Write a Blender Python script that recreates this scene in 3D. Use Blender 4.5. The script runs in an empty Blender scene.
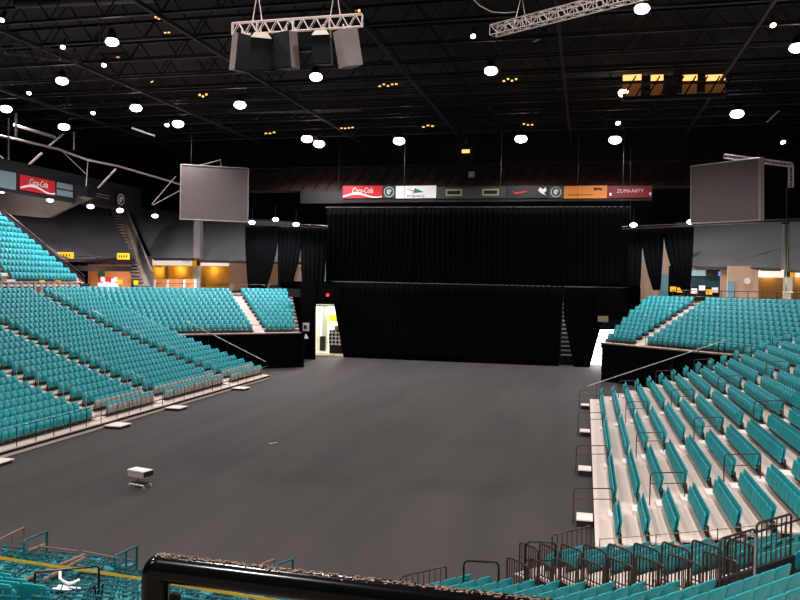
import bpy, math, random
import numpy as np
from mathutils import Vector, Matrix
random.seed(7); R=math.radians
S=bpy.context.scene; COL=S.collection

# ------------------------------------------------------------------ camera
F=778.; H=8.5
yaw=R(13.4); pit=R(-1.33); rol=R(0.95)
fw=Vector((-math.sin(yaw)*math.cos(pit),math.cos(yaw)*math.cos(pit),math.sin(pit)))
r0=Vector((math.cos(yaw),math.sin(yaw),0)); u0=r0.cross(fw)
rt=r0*math.cos(rol)+u0*math.sin(rol); up=-r0*math.sin(rol)+u0*math.cos(rol)
EYE=Vector((0,0,H))
cd=bpy.data.cameras.new('camera'); cam=bpy.data.objects.new('camera',cd); COL.objects.link(cam)
cd.sensor_width=36; cd.lens=36*F/800; cd.clip_start=.05; cd.clip_end=400
M3=Matrix((rt,up,-fw)).transposed(); cam.matrix_world=Matrix.Translation(EYE)@M3.to_4x4(); S.camera=cam
def pr(p):
    d=Vector(p)-EYE; z=d.dot(fw); return 400+F*d.dot(rt)/z,300-F*d.dot(up)/z,z
def ray(x,y): return fw+rt*((x-400)/F)-up*((y-300)/F)
def atY(x,y,Y): d=ray(x,y); return EYE+d*(Y/d.y)
def atX(x,y,X): d=ray(x,y); return EYE+d*(X/d.x)
def atZ(x,y,Z): d=ray(x,y); return EYE+d*((Z-H)/d.z)
def atD(x,y,D): return EYE+ray(x,y)*D

# ------------------------------------------------------------------ materials
def lin(c): return tuple((v/255/12.92 if v/255<=.04045 else ((v/255+.055)/1.055)**2.4) for v in c)+(1,)
MATS={}
def mat(name,c,rough=.6,metal=0,noise=0,scale=3,emit=0,stretch=None,rand=0,raw=False,bump=0,spec=.5):
    if name in MATS: return MATS[name]
    m=bpy.data.materials.new(name); m.use_nodes=True; nt=m.node_tree; b=nt.nodes['Principled BSDF']
    col=tuple(c)+(1,) if raw else lin(c)
    b.inputs['Base Color'].default_value=col; b.inputs['Roughness'].default_value=rough; b.inputs['Metallic'].default_value=metal
    b.inputs['Specular IOR Level'].default_value=spec
    src=None
    if noise:
        tc=nt.nodes.new('ShaderNodeTexCoord'); mp=nt.nodes.new('ShaderNodeMapping'); nz=nt.nodes.new('ShaderNodeTexNoise')
        nz.inputs['Scale'].default_value=scale; nz.inputs['Detail'].default_value=5
        if stretch: mp.inputs['Scale'].default_value=stretch[:3]; mp.inputs['Rotation'].default_value=(0,0,R(stretch[3]) if len(stretch)>3 else 0)
        nt.links.new(tc.outputs['Object'],mp.inputs[0]); nt.links.new(mp.outputs[0],nz.inputs['Vector'])
        mr=nt.nodes.new('ShaderNodeMapRange'); mr.inputs[1].default_value=.3; mr.inputs[2].default_value=.7
        mr.inputs[3].default_value=1-noise; mr.inputs[4].default_value=1+noise
        nt.links.new(nz.outputs[0],mr.inputs[0]); src=mr.outputs[0]
        if bump:
            bp=nt.nodes.new('ShaderNodeBump'); bp.inputs['Strength'].default_value=bump; bp.inputs['Distance'].default_value=.02
            nt.links.new(nz.outputs[0],bp.inputs['Height']); nt.links.new(bp.outputs[0],b.inputs['Normal'])
    if rand:
        oi=nt.nodes.new('ShaderNodeObjectInfo'); m2=nt.nodes.new('ShaderNodeMapRange'); m2.inputs[3].default_value=1-rand; m2.inputs[4].default_value=1+rand
        nt.links.new(oi.outputs['Random'],m2.inputs[0])
        if src:
            mm=nt.nodes.new('ShaderNodeMath'); mm.operation='MULTIPLY'; nt.links.new(src,mm.inputs[0]); nt.links.new(m2.outputs[0],mm.inputs[1]); src=mm.outputs[0]
        else: src=m2.outputs[0]
    if src:
        hs=nt.nodes.new('ShaderNodeHueSaturation'); hs.inputs['Color'].default_value=col
        nt.links.new(src,hs.inputs['Value']); nt.links.new(hs.outputs[0],b.inputs['Base Color'])
    if emit:
        b.inputs['Emission Color'].default_value=col; b.inputs['Emission Strength'].default_value=emit
    MATS[name]=m; return m
TEAL=mat('teal_plastic',(15,146,153),.5,noise=.1,scale=2,rand=.08)
TEALF=mat('teal_frame_paint',(14,92,100),.45,noise=.15,scale=5)
DKBRK=mat('dark_seat_bracket',(28,24,26),.5)
SILV=mat('silver_seat_shell',(158,158,150),.5,noise=.1)
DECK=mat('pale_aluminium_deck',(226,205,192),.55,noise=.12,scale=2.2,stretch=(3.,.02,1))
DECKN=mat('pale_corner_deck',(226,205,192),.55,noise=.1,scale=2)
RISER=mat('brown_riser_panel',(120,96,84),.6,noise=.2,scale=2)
UNDER=mat('dark_understructure',(22,20,21),.9)
STEP=mat('white_step_tread',(244,232,224),.5,noise=.05)
CARPET=mat('charcoal_floor_covering',(63,58,57),.85,noise=.22,scale=.45,stretch=(1,.12,1,-30),bump=.15,spec=.3)
BLACK=mat('black_velour_drape',(4,4,5),.95,noise=.2,scale=1,spec=.06)
DARK=mat('black_painted_wall',(16,15,16),.85,noise=.2,scale=.3)
STEEL=mat('dark_roof_steel',(20,18,18),.6,noise=.25,scale=.6)
ROOF=mat('black_roof_deck',(4,4,4),.8,noise=.35,scale=.25)
GALV=mat('galvanised_tube',(190,185,182),.35,metal=.6)
WHT=mat('white_enamel',(235,232,228),.5)
RAILM=mat('bronze_rail_paint',(62,46,40),.35,metal=.2,noise=.2,scale=6)
BLKM=mat('black_rail_paint',(16,14,14),.3,noise=.3,scale=8)
BRN=mat('brown_rail_paint',(140,104,84),.45,noise=.15,scale=5)
CONC=mat('brown_grey_concrete',(98,86,77),.85,noise=.15,scale=.4)
TARP=mat('charcoal_seat_tarpaulin',(50,48,52),.8,noise=.15,scale=.3)
GREYW=mat('mid_grey_tarpaulin',(78,78,80),.8,noise=.08,scale=.2)
BEIGE=mat('pinkish_block_wall',(196,164,142),.8,noise=.06,scale=1)
SIGNW=mat('backlit_white_sign',(240,236,225),.5,emit=.75)
ORNG=mat('orange_wood_panel',(215,138,82),.6,noise=.15,scale=2)
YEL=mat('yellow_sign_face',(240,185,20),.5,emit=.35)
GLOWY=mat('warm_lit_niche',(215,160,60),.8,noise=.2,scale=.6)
REDB=mat('red_board_face',(205,24,36),.5)
GRNB=mat('dark_green_board',(40,66,60),.6)
GREYB=mat('grey_blue_board',(120,140,146),.6)
ORB=mat('orange_board_face',(206,124,36),.6)
MARB=mat('maroon_board_face',(112,20,34),.6)
BLKB=mat('black_board_face',(14,13,16),.5)
SCRN=mat('grey_screen_cloth',(96,86,87),.9,noise=.03,scale=.5)
CABG=mat('grey_speaker_side',(150,135,130),.7,noise=.1,scale=2)
CABB=mat('black_speaker_grille',(14,13,14),.8)
CABT=mat('pale_speaker_top',(225,205,190),.6)
LAMP=mat('lamp_lens_glow',(255,240,245),.5,emit=14)
LAMPW=mat('warm_lamp_lens_glow',(255,225,205),.5,emit=13)
LAMPV=mat('violet_lamp_lens_glow',(225,205,255),.5,emit=11)
AMB=mat('amber_work_light_glow',(255,190,110),.5,emit=1.6)
DAY=mat('daylight_glow',(250,250,255),.5,emit=14)
REDL=mat('red_lamp_glow',(255,30,40),.5,emit=5)
PALE=mat('pale_corridor_wall',(225,225,215),.7)
TAPE=mat('yellow_caution_tape',(238,190,50),.5,noise=.15,scale=6)
BLUEP=mat('pale_blue_wall',(110,160,180),.7)
CANOPY=mat('rust_brown_soffit',(52,34,31),.8,noise=.3,scale=.5)
RUST=mat('worn_black_pipe_paint',(14,13,14),.16,noise=.4,scale=14,metal=.3)
CHIP=mat('chipped_rusty_top',(138,108,90),.6,noise=.5,scale=40)

# ------------------------------------------------------------------ mesh builder
class MB:
    def __init__(s): s.v=[]; s.f=[]; s.m=[]
    def add(s,vs,fs,mi=0):
        o=len(s.v); s.v+= [tuple(p) for p in vs]; s.f+=[tuple(i+o for i in f) for f in fs]; s.m+=[mi]*len(fs); return s
    def box(s,c,d,ax=None,mi=0):
        c=Vector(c); X,Y,Z=ax if ax else (Vector((1,0,0)),Vector((0,1,0)),Vector((0,0,1)))
        vs=[c+X*(d[0]/2*i)+Y*(d[1]/2*j)+Z*(d[2]/2*k) for i,j,k in ((-1,-1,-1),(1,-1,-1),(1,1,-1),(-1,1,-1),(-1,-1,1),(1,-1,1),(1,1,1),(-1,1,1))]
        return s.add(vs,[(0,3,2,1),(4,5,6,7),(0,1,5,4),(1,2,6,5),(2,3,7,6),(3,0,4,7)],mi)
    def bb(s,a,b,mi=0):
        return s.box([(a[i]+b[i])/2 for i in range(3)],[abs(b[i]-a[i]) for i in range(3)],mi=mi)
    def tube(s,p,q,r,n=8,mi=0,r2=None):
        p=Vector(p);q=Vector(q); d=(q-p)
        if d.length<1e-6: return s
        d.normalize(); a=d.orthogonal().normalized(); b=d.cross(a); r2=r if r2 is None else r2
        vs=[p+(a*math.cos(t)+b*math.sin(t))*r for t in [2*math.pi*i/n for i in range(n)]]+[q+(a*math.cos(t)+b*math.sin(t))*r2 for t in [2*math.pi*i/n for i in range(n)]]
        fs=[(i,(i+1)%n,(i+1)%n+n,i+n) for i in range(n)]+[tuple(range(n-1,-1,-1)),tuple(range(n,2*n))]
        return s.add(vs,fs,mi)
    def path(s,pts,r,n=8,mi=0,closed=False):
        # swept tube with rounded corners kept continuous
        P=[Vector(p) for p in pts]; N=len(P); T=[]
        for i in range(N):
            a=P[i-1] if i else (P[-1] if closed else P[0]); b=P[(i+1)%N] if (i<N-1 or closed) else P[i]
            T.append((b-a).normalized())
        a=T[0].orthogonal().normalized(); rings=[]
        for i in range(N):
            a=(a-T[i]*a.dot(T[i])).normalized(); b=T[i].cross(a)
            rings.append([P[i]+(a*math.cos(t)+b*math.sin(t))*r for t in [2*math.pi*k/n for k in range(n)]])
        vs=[v for g in rings for v in g]; fs=[]
        for i in range(N-1 if not closed else N):
            j=(i+1)%N
            for k in range(n): fs.append((i*n+k,i*n+(k+1)%n,j*n+(k+1)%n,j*n+k))
        if not closed: fs+= [tuple(range(n-1,-1,-1)),tuple((N-1)*n+k for k in range(n))]
        return s.add(vs,fs,mi)
    def poly(s,pts,th,mi=0):
        # planar polygon given thickness th (Vector)
        n=len(pts); P=[Vector(p) for p in pts]; Q=[p+Vector(th) for p in P]
        return s.add(P+Q,[tuple(range(n)),tuple(range(2*n-1,n-1,-1))]+[(i,i+n,(i+1)%n+n,(i+1)%n) for i in range(n)],mi)
    def disc(s,c,nrm,r,n=20,th=.02,mi=0):
        c=Vector(c); nrm=Vector(nrm).normalized(); return s.tube(c,c+nrm*th,r,n,mi)
    def mesh(s,name,mats,smooth=False):
        me=bpy.data.meshes.new(name); me.from_pydata(s.v,[],s.f)
        for m in (mats if isinstance(mats,(list,tuple)) else [mats]): me.materials.append(m)
        if isinstance(mats,(list,tuple)): me.polygons.foreach_set('material_index',s.m)
        if smooth:
            me.polygons.foreach_set('use_smooth',[True]*len(me.polygons))
            if smooth!='all':
                try: me.set_sharp_from_angle(angle=R(40))
                except Exception: pass
        me.update(); return me
    def build(s,name,mats,parent=None,smooth=False):
        me=s.mesh(name,mats,smooth); o=bpy.data.objects.new(name,me); COL.objects.link(o)
        if parent:
            o.parent=parent; o.matrix_parent_inverse=WM(parent).inverted()
        return o
def WM(o):
    m=Matrix.LocRotScale(o.location,o.rotation_euler,o.scale)
    return (WM(o.parent)@o.matrix_parent_inverse@m) if o.parent else m
def tag(o,label=None,cat=None,group=None,kind=None):
    if label: o['label']=label
    if cat: o['category']=cat
    if group: o['group']=group
    if kind: o['kind']=kind
    return o
def empty(name,loc,label,cat,group=None,rz=0):
    o=bpy.data.objects.new(name,None); COL.objects.link(o); o.location=loc; o.rotation_euler=(0,0,rz); o.empty_display_size=.2
    return tag(o,label,cat,group)
def struct(o): o['kind']='structure'; return o
def rounded(pts,r=.08,n=4):
    P=[Vector(p) for p in pts]; out=[P[0]]
    for i in range(1,len(P)-1):
        a=(P[i-1]-P[i]); b=(P[i+1]-P[i]); rr=min(r,a.length/2.1,b.length/2.1)
        A=P[i]+a.normalized()*rr; B=P[i]+b.normalized()*rr
        for k in range(n+1):
            t=k/n; out.append(A*(1-t)**2+P[i]*2*t*(1-t)+B*t*t)
    out.append(P[-1]); return out
ORD=['first','second','third','fourth','fifth','sixth','seventh','eighth','ninth','tenth','eleventh','twelfth','thirteenth','fourteenth','fifteenth','sixteenth','seventeenth','eighteenth','nineteenth','twentieth','twenty-first','twenty-second','twenty-third','twenty-fourth','twenty-fifth','twenty-sixth','twenty-seventh','twenty-eighth','twenty-ninth','thirtieth']
ORD+=['thirty-'+w for w in ORD[:9]]+['fortieth']+['forty-'+w for w in ORD[:9]]+['fiftieth']
def text(body,size,loc,xdir,ydir,m,name='lettering',parent=None,shear=0,ext=.01,width=None):
    cu=bpy.data.curves.new('t','FONT'); cu.body=body; cu.size=size; cu.shear=shear; cu.extrude=ext; cu.align_x='CENTER'; cu.align_y='CENTER'; cu.resolution_u=3
    o=bpy.data.objects.new('t',cu); COL.objects.link(o); bpy.context.view_layer.update()
    me=bpy.data.meshes.new_from_object(o.evaluated_get(bpy.context.evaluated_depsgraph_get())); bpy.data.objects.remove(o)
    me.materials.clear(); me.materials.append(m)
    X=Vector(xdir).normalized(); Y=Vector(ydir).normalized(); Z=X.cross(Y)
    k=1.
    if width:
        xs=[v.co.x for v in me.vertices]; k=width/(max(xs)-min(xs))
    me.transform(Matrix.Translation(Vector(loc))@Matrix((X*k,Y,Z)).transposed().to_4x4())
    ob=bpy.data.objects.new(name,me); COL.objects.link(ob)
    if parent: ob.parent=parent; ob.matrix_parent_inverse=WM(parent).inverted()
    return ob

# ------------------------------------------------------------------ seat geometry (x width, y facing, z up)
def panel(mb,w,h,r,th,cx,cy,cz,tilt,curve,n=4,rings=(1.,.93,.5),bulge=.018,mi=0):
    out=[]
    for (sx,sz,a0) in ((1,1,0),(-1,1,90),(-1,-1,180),(1,-1,270)):
        rr=r if sz>0 else r*.55
        for i in range(n+1):
            a=R(a0+90*i/n); out.append((sx*(w/2-rr)+rr*math.cos(a),sz*(h/2-rr)+rr*math.sin(a)))
    N=len(out); ct,st=math.cos(tilt),math.sin(tilt); vs=[]
    def P(x,z,y):
        y+= curve*(x/(w/2))**2
        return (cx+x, cy+y*ct-z*st*1.0, cz+z*ct+y*st)
    layers=[(rings[0],-th/2)]
    fr=[(k,th/2+bulge*(1-k)) for k in rings[1:]]; bk=[(k,-th/2-bulge*(1-k)) for k in rings[1:]]
    seq=[(rings[0],th*.35)]+fr; seqb=[(rings[0],-th*.35)]+bk
    o=len(mb.v); allr=list(reversed(seqb))+seq
    V=[]
    for k,y in allr:
        for x,z in out: V.append(P(x*k,z*k,y))
    c0=len(V); V.append(P(0,0,-th/2-bulge)); c1=len(V); V.append(P(0,0,th/2+bulge))
    Fc=[]
    for j in range(len(allr)-1):
        for i in range(N): Fc.append((j*N+i,(j+1)*N+i,(j+1)*N+(i+1)%N,j*N+(i+1)%N))
    L=(len(allr)-1)*N
    for i in range(N): Fc.append((c0,i,(i+1)%N)); Fc.append((c1,L+(i+1)%N,L+i))
    mb.add(V,Fc,mi); return mb
def seat_parts(hi=True,lift=0.,cv=.02):
    n=4 if hi else 1; rg=(1.,.93,.55) if hi else (1.,)
    b=MB(); panel(b,.494,.56,.05,.035,0,-.14,.57+lift,R(9),cv if hi else .0,n,rg,.008)
    p=MB(); panel(p,.455,.48,.07,.05,0,-.035,.50+lift,R(7),.01 if hi else 0,n,rg,.012 if hi else .004)
    k=MB()
    for s in (-1,1):
        k.box((s*.19,-.13,.22+lift/2),(.03,.08,.3+lift))
        if hi: k.box((s*.236,-.08,.40+lift),(.022,.14,.05))
    if hi: k.tube((-.23,-.08,.36+lift),(.23,-.08,.36+lift),.018,6)
    k.box((0,-.1,.12+lift/2),(.5,.05,.05))
    return b,p,k
HB,HP,HK=seat_parts(True); LB,LP,LK=seat_parts(False)
def flat_panel(w,h,r,th,cy,cz,tilt,tp=0.):
    g=MB(); o=[(-w/2+tp,-h/2),(w/2-tp,-h/2),(w/2,h/2-r),(w/2-r,h/2),(-w/2+r,h/2),(-w/2,h/2-r)]; ct,st=math.cos(tilt),math.sin(tilt)
    V=[(x,cy+y*ct-z*st,cz+z*ct+y*st) for y in (th/2,-th/2) for x,z in o]; n=6
    g.add(V,[tuple(range(n-1,-1,-1)),tuple(range(n,2*n))]+[(i,(i+1)%n,(i+1)%n+n,i+n) for i in range(n)]); return g
LB=flat_panel(.498,.54,.018,.05,-.14,.59,R(9),.07); LP=flat_panel(.40,.46,.02,.06,-.035,.47,R(4),.02)
low_v=np.array(LB.v+LP.v+LK.v); low_f=[]; low_m=[]
off=0
for g,mi in ((LB,0),(LP,0),(LK,1)):
    for f in g.f: low_f.append(tuple(i+off for i in f)); low_m.append(mi)
    off+=len(g.v)
CB=MB(); panel(CB,.475,.50,.17,.035,0,-.14,.42,R(14),.10,5,(1.,.93,.55),.008)
_,CP,CK=seat_parts(True,-.17)
SB,_,_=seat_parts(True,-.17)
mesh_cback=CB.mesh('backrest',TEAL,'a'); mesh_sback=SB.mesh('backrest',TEAL,'a'); mesh_cpan=CP.mesh('seat_pan',TEAL,'a'); mesh_cbrk=CK.mesh('bracket',DKBRK)
mesh_back=HB.mesh('backrest',TEAL,'a'); mesh_pan=HP.mesh('seat_pan',TEAL,'a'); mesh_brk=HK.mesh('bracket',DKBRK)
STUFF=[]   # (x,y,z,rz,silver)
IND=[]     # candidate individuals (depth, x,y,z,rz,label,group)
def seat(x,y,z,rz,label,group,silver=False,cand=True,style=0):
    px,py,d=pr((x,y,z+.8))
    vis=d>0 and -8<px<808 and py<606
    if vis and px>145 and py>550+.115*(px-145)-3: vis=False
    if cand and vis and not silver: IND.append((d,x,y,z,rz,label,group,style))
    else: STUFF.append((x,y,z-(.17 if style else 0),rz,silver))

# ------------------------------------------------------------------ setting shell
struct(MB().bb((-80,-12,-.3),(60,112,0)).build('floor',CARPET))
struct(MB().bb((-80,-12,28.6),(60,112,28.9)).build('ceiling',ROOF))
struct(MB().bb((-80.4,-12,0),(-80,112,28.6)).build('wall_left',DARK))
struct(MB().bb((60,-12,0),(60.4,112,28.6)).build('wall_right',DARK))
struct(MB().bb((-80,112,0),(60,112.4,28.6)).build('wall_back',DARK))
struct(MB().bb((-80,-12.4,0),(60,-12,28.6)).build('wall_near',DARK))

# ------------------------------------------------------------------ long bleachers
def zk(k): return .35+.245*k+.0055*k*(k-1)/2
PITCH=.8; NR=22; AIS=[28.35,35.9,45.2,55.0]; AISL=[29.7,39.1,45.6,55.3]
def side_stand(sgn,e,Y0,Y1,aisles,name,label,side,sl=0):
    root=empty(name,(e,(Y0+Y1)/2,0),label,'bleachers')
    for k in range(NR):
        x0=e+sgn*PITCH*k; x1=e+sgn*PITCH*(k+1); z=zk(k)
        Y0k=Y0-sl*k
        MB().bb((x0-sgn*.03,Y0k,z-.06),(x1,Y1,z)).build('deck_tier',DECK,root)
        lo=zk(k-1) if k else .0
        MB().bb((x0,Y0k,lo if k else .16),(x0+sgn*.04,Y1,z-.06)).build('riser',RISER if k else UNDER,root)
    # solid dark frame under the tiers
    prof=[(e+sgn*.1,0)]
    for k in range(NR): prof+=[(e+sgn*(PITCH*k+.1),zk(k)-.07),(e+sgn*(PITCH*(k+1)+.1),zk(k)-.07)]
    prof.append((e+sgn*(PITCH*NR+.1),0))
    if sl:
        for k in range(NR): MB().bb((e+PITCH*k+.05,Y0-sl*k+.03,.002),(e+PITCH*(k+1)+.05,Y0+.1,zk(k)-.065)).build('end_panel',UNDER,root)
    MB().poly([(x,Y0+.02,z) for x,z in prof],(0,Y1-Y0-.04,0)).build('understructure',UNDER,root)
    MB().bb((e-sgn*.02,Y0,.02),(e+sgn*.1,Y1,.14)).build('skirt',DECK,root)
    for a in aisles:
        for k in range(NR-1):
            x=e+sgn*PITCH*(k+1); r=zk(k+1)-zk(k)
            MB().bb((x-sgn*.36,a-.48,zk(k)),(x-sgn*.0,a+.34,zk(k)+r*.52)).build('aisle_step',STEP,root)
    edges=[Y0]+[v for a in aisles for v in (a-.55,a+.55)]+[Y1]
    for bi in range(0,len(edges),2):
        a,b=edges[bi],edges[bi+1]
        for k in range(NR):
            ak=a-(sl*k if bi==0 else 0); n=int((b-ak-.02)/.5)
            if n<1: continue
            st=(b-ak-n*.5)/2
            x=e+sgn*(PITCH*k+.60)
            if side=='L' and k==0 and b<30: continue
            for j in range(n):
                y=ak+st+.25+.5*j
                bl=['nearest','second','third','fourth','farthest'][bi//2]
                seat(x,y,zk(k),R(90)*sgn,'teal seat, %s from the near end, %s row up, %s block of the right-hand bleachers'%(ORD[j],ORD[k],bl),
                     'teal seats on the right-hand bleachers',silver=(side=='L' and k<2 and a>39),cand=(side=='R'))
    return root
RS=side_stand(1,.5,24.9,57.2,AIS,'side_bleachers','long pale-decked stepped bleachers rising to the right of the dark floor','R',.34)
LS=side_stand(-1,-26.2,19.0,62.2,AISL,'side_bleachers','long stepped bleachers packed with teal seats left of the dark floor','L')

def hoop(p,q,h,r,m,label,group,mid=True,cat='handrail',name='hoop_handrail'):
    # inverted U handrail between foot points p and q
    p=Vector(p);q=Vector(q); o=empty(name,p,label,cat,group)
    MB().path(rounded([p,p+Vector((0,0,h)),q+Vector((0,0,h)),q],.14),r,8).build('bent_tube',m,o,'a')
    if mid: MB().tube(p+Vector((0,0,h*.55)),q+Vector((0,0,h*.55)),r*.8,8).build('cross_rail',m,o)
    return o
NM=['nearest','second','third','farthest']
for ai,a in enumerate(AIS):
    for n,k in enumerate((-1,2,5,8,11,14)):
        z0=0 if k<0 else zk(k); x0=.5+PITCH*(k+.3); x1=x0+1.15
        if k<0: x0=-.25; x1=1.1
        z1=zk(max(0,k+1)) if k>=0 else zk(0)
        o=empty('hoop_handrail',(x0,a,z0),'thin bronze hoop handrail, %s up the %s aisle of the right-hand bleachers'%(ORD[n],NM[ai]),'handrail','hoop handrails on the right-hand bleachers')
        MB().path(rounded([(x0,a+.0,z0),(x0,a,z1+.88),(x1,a,z1+.98),(x1,a,z1)],.14),.022,8).build('bent_tube',RAILM,o,'a')
        MB().tube((x0,a,z1+.5),(x1,a,z1+.6),.018,8).build('cross_rail',RAILM,o)
    x=.2
    o=empty('step_box',(x,a,0),'white-topped step box on the floor, %s of four along the right-hand bleachers'%NM[ai],'step','step boxes at the foot of the right-hand bleachers')
    MB().bb((x-.32,a-.5,0),(x+.22,a+.35,.24)).build('box_body',UNDER,o)
    MB().bb((x-.34,a-.52,.24),(x+.22,a+.37,.28)).build('tread',STEP,o)
for ai,a in enumerate(AISL):
    o=empty('step_platform',(-25.6,a,0),'low white step platform, %s of four along the foot of the left-hand bleachers'%NM[ai],'step','step platforms at the foot of the left-hand bleachers')
    MB().bb((-26.1,a-.55,0),(-25.15,a+.45,.13)).build('box_body',UNDER,o)
    MB().bb((-26.15,a-.6,.13),(-25.1,a+.5,.18)).build('tread',STEP,o)
    for n,k in enumerate((2,6,10,14,18)):
        x0=-26.2-PITCH*(k+.3); x1=x0-1.5; z0=zk(k); z1=zk(k+2)
        o=empty('aisle_handrail',(x0,a+.45,z0),'thin grey handrail, %s up the %s aisle of the left-hand bleachers'%(ORD[n],NM[ai]),'handrail','aisle handrails on the left-hand bleachers')
        MB().path(rounded([(x0,a+.45,z0),(x0,a+.45,z0+.95),(x1,a+.45,z1+.95),(x1,a+.45,z1)],.12),.018,6).build('bent_tube',GALV,o,'a')
# front guard rails of left stand
def post_rail(name,pts,h,r,m,label,cat='guard rail',group=None,step=1.2,mid=None,hs=None):
    o=empty(name,pts[0],label,cat,group); P=[Vector(p) for p in pts]; U=Vector((0,0,h))
    MB().path([p+U for p in P],r,8).build('top_rail',m,o,'a')
    if mid: MB().path([p+U*mid for p in P],r*.8,8).build('mid_rail',m,o,'a')
    for a,b in zip(P[:-1],P[1:]):
        n=max(1,int((b-a).length/step))
        for i in range(n+1 if b is P[-1] else n):
            q=a.lerp(b,i/n); MB().tube(q,q+U,r,8).build('post',m,o)
    return o
post_rail('front_rail',[(-26.25,30.4,.35),(-26.25,38.4,.35)],.95,.022,BLKM,'thin dark front rail before the nearest full block of left-hand seats',step=1.3,mid=.5)
post_rail('front_rail',[(-26.25,39.9,.35),(-26.25,44.9,.35)],.8,.02,BLKM,'thin dark front rail between second and third aisles of the left-hand bleachers',step=1.2)
post_rail('front_rail',[(-26.25,46.3,.35),(-26.25,54.5,.35)],.8,.02,BLKM,'thin dark front rail before the silver-backed seats in the third left block',step=1.2)
post_rail('front_rail',[(-26.25,56.1,.35),(-26.25,62,.35)],.8,.02,BLKM,'thin dark front rail at the far end of the left-hand bleachers',step=1.2)
# sloping end rails
o=empty('end_handrail',(-26.4,62.3,0),'long pale handrail sloping down the far end of the left-hand bleachers','handrail')
MB().tube((-26.6,62.3,1.45),(-34.2,62.3,4.75),.03,8).build('top_rail',GALV,o)
for k in (0,2,4,6,8): MB().tube((-26.6-k*.9,62.3,zk(k)*1.05),(-26.6-k*.9,62.3,1.45+k*.9*.434),.02,6).build('post',BLKM,o)
o=empty('end_handrail',(.9,57.4,0),'long pale handrail sloping up the far end of the right-hand bleachers','handrail')
MB().tube((.3,57.4,1.25),(9.6,57.4,4.9),.03,8).build('top_rail',GALV,o)
for k in range(0,11,2): MB().tube((.9+k*.85,57.4,zk(k)),(.9+k*.85,57.4,1.25+(.6+k*.85)*.392),.02,6).build('post',BLKM,o)

# ------------------------------------------------------------------ far corner end stands
CX=-12.85
def end_stand(mir,label,side):
    D=Vector((-math.cos(R(42)),-math.sin(R(42)),0)); N=Vector((-math.sin(R(42)),math.cos(R(42)),0)); P0=Vector((-27.1,71.8,0))
    def T(v): return Vector((2*CX-v.x,v.y,v.z)) if mir else v
    root=empty('end_bleachers',T(P0),label,'bleachers')
    rz=math.atan2(-N.y,-N.x)-R(90)   # local +y faces -N
    if mir: rz=-rz
    zr=[3.4+.33*k for k in range(12)]
    fy=62.4 if not mir else 58.0
    for k in range(11):
        a=P0+N*(.8*k)-D*(.22*k); b=P0+N*(.8*k); t=(b.y-fy)/-D.y; b=b+D*t
        if mir and False: pass
        A,B=a,b; A2=A+N*.82; B2=B+N*.82
        z=zr[k]
        pts=[T(Vector((p.x,p.y,z-.08))) for p in (A,B,B2,A2)]
        MB().poly(pts,(0,0,.08)).build('deck_tier',DECKN,root)
        pts=[T(Vector((p.x,p.y,2.9))) for p in (A+N*.02,B+N*.02,B2,A2)]
        MB().poly(pts,(0,0,z-.08-2.9)).build('riser',RISER,root)
        L=(B-A).length; tA=(P0+N*(.8*k)-A).dot(D)+4.0     # aisle centre distance from A
        n1=int((tA-.6)/.52); 
        for j in range(n1):
            q=T(A+D*(tA-.6-.26-.52*j)+N*.5); seat(q.x,q.y,z,rz,'x','x',cand=False)
        n2=int((L-tA-.6)/.52)
        for j in range(n2):
            q=T(A+D*(tA+.6+.26+.52*j)+N*.5); seat(q.x,q.y,z,rz,'x','x',cand=False)
        c=A+D*tA
        if k<10:
            for h in (0,1):
                q=T(c+N*(.5+.25*h)); q.z=z+.055+.11*h+.055
                X=T(D+Vector((2*CX if False else 0,0,0))) if not mir else Vector((-D.x,D.y,0)); Nn=N if not mir else Vector((-N.x,N.y,0))
                MB().box((q.x,q.y,z+.06+.1*h),(1.0,.28,.12+.1*h),(X,Nn,Vector((0,0,1)))).build('aisle_step',STEP,root)
    # black drape hung along front
    L=(P0.y-(62.6 if not mir else 58.2))/.669
    P0s=P0; P0=P0+D*(.7 if mir else 0)
    g=MB(); n=int(L/.12); F_=[];V_=[]
    for i in range(n+1):
        q=P0+D*(L*i/n)-N*(.35+.05*math.sin(i*1.9)); q=T(q)
        V_+=[(q.x,q.y,0.0),(q.x,q.y,3.3)]
    # curved return at the inner end
    for i in range(n): F_.append((2*i,2*i+2,2*i+3,2*i+1))
    g.add(V_,F_)
    q0=P0-N*.35; ret=[q0-D*(.5*math.sin(a))+N*(.6-.6*math.cos(a)) for a in [R(15*i) for i in range(7)]]+[P0-D*.5+N*5]
    V_=[];F_=[]
    for i,q in enumerate(ret): q=T(q); V_+=[(q.x,q.y,0),(q.x,q.y,3.3)]
    for i in range(len(ret)-1): F_.append((2*i,2*i+2,2*i+3,2*i+1))
    g.add(V_,F_)
    o=g.build('stage_skirt',BLACK); tag(o,'black pleated drape hanging below the %s corner seats'%side,'drape','drapes below the corner seats')
    sm=o.modifiers.new('s','SOLIDIFY'); sm.thickness=.03
    P0=P0s
    a=T(P0-N*.3); b=T(P0+D*L-N*.3)
    post_rail('guard_rail',[(a.x,a.y,3.4),(b.x,b.y,3.4)],.8,.02,BLKM,'thin dark guard rail along the front of the %s corner seats'%side,group='front rails of corner seats',step=1.6)
    g=MB().tube((a.x,a.y,3.38),(b.x,b.y,3.38),.05,6); tag(g.build('ledge_tube',BRN),'brown ledge tube along the top of the %s corner drape'%side,'ledge')
    return T
TL=end_stand(False,'corner bleachers of teal seats above a black drape, far left','far left')
TR=end_stand(True,'corner bleachers of teal seats above a black drape, far right','far right')

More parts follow.
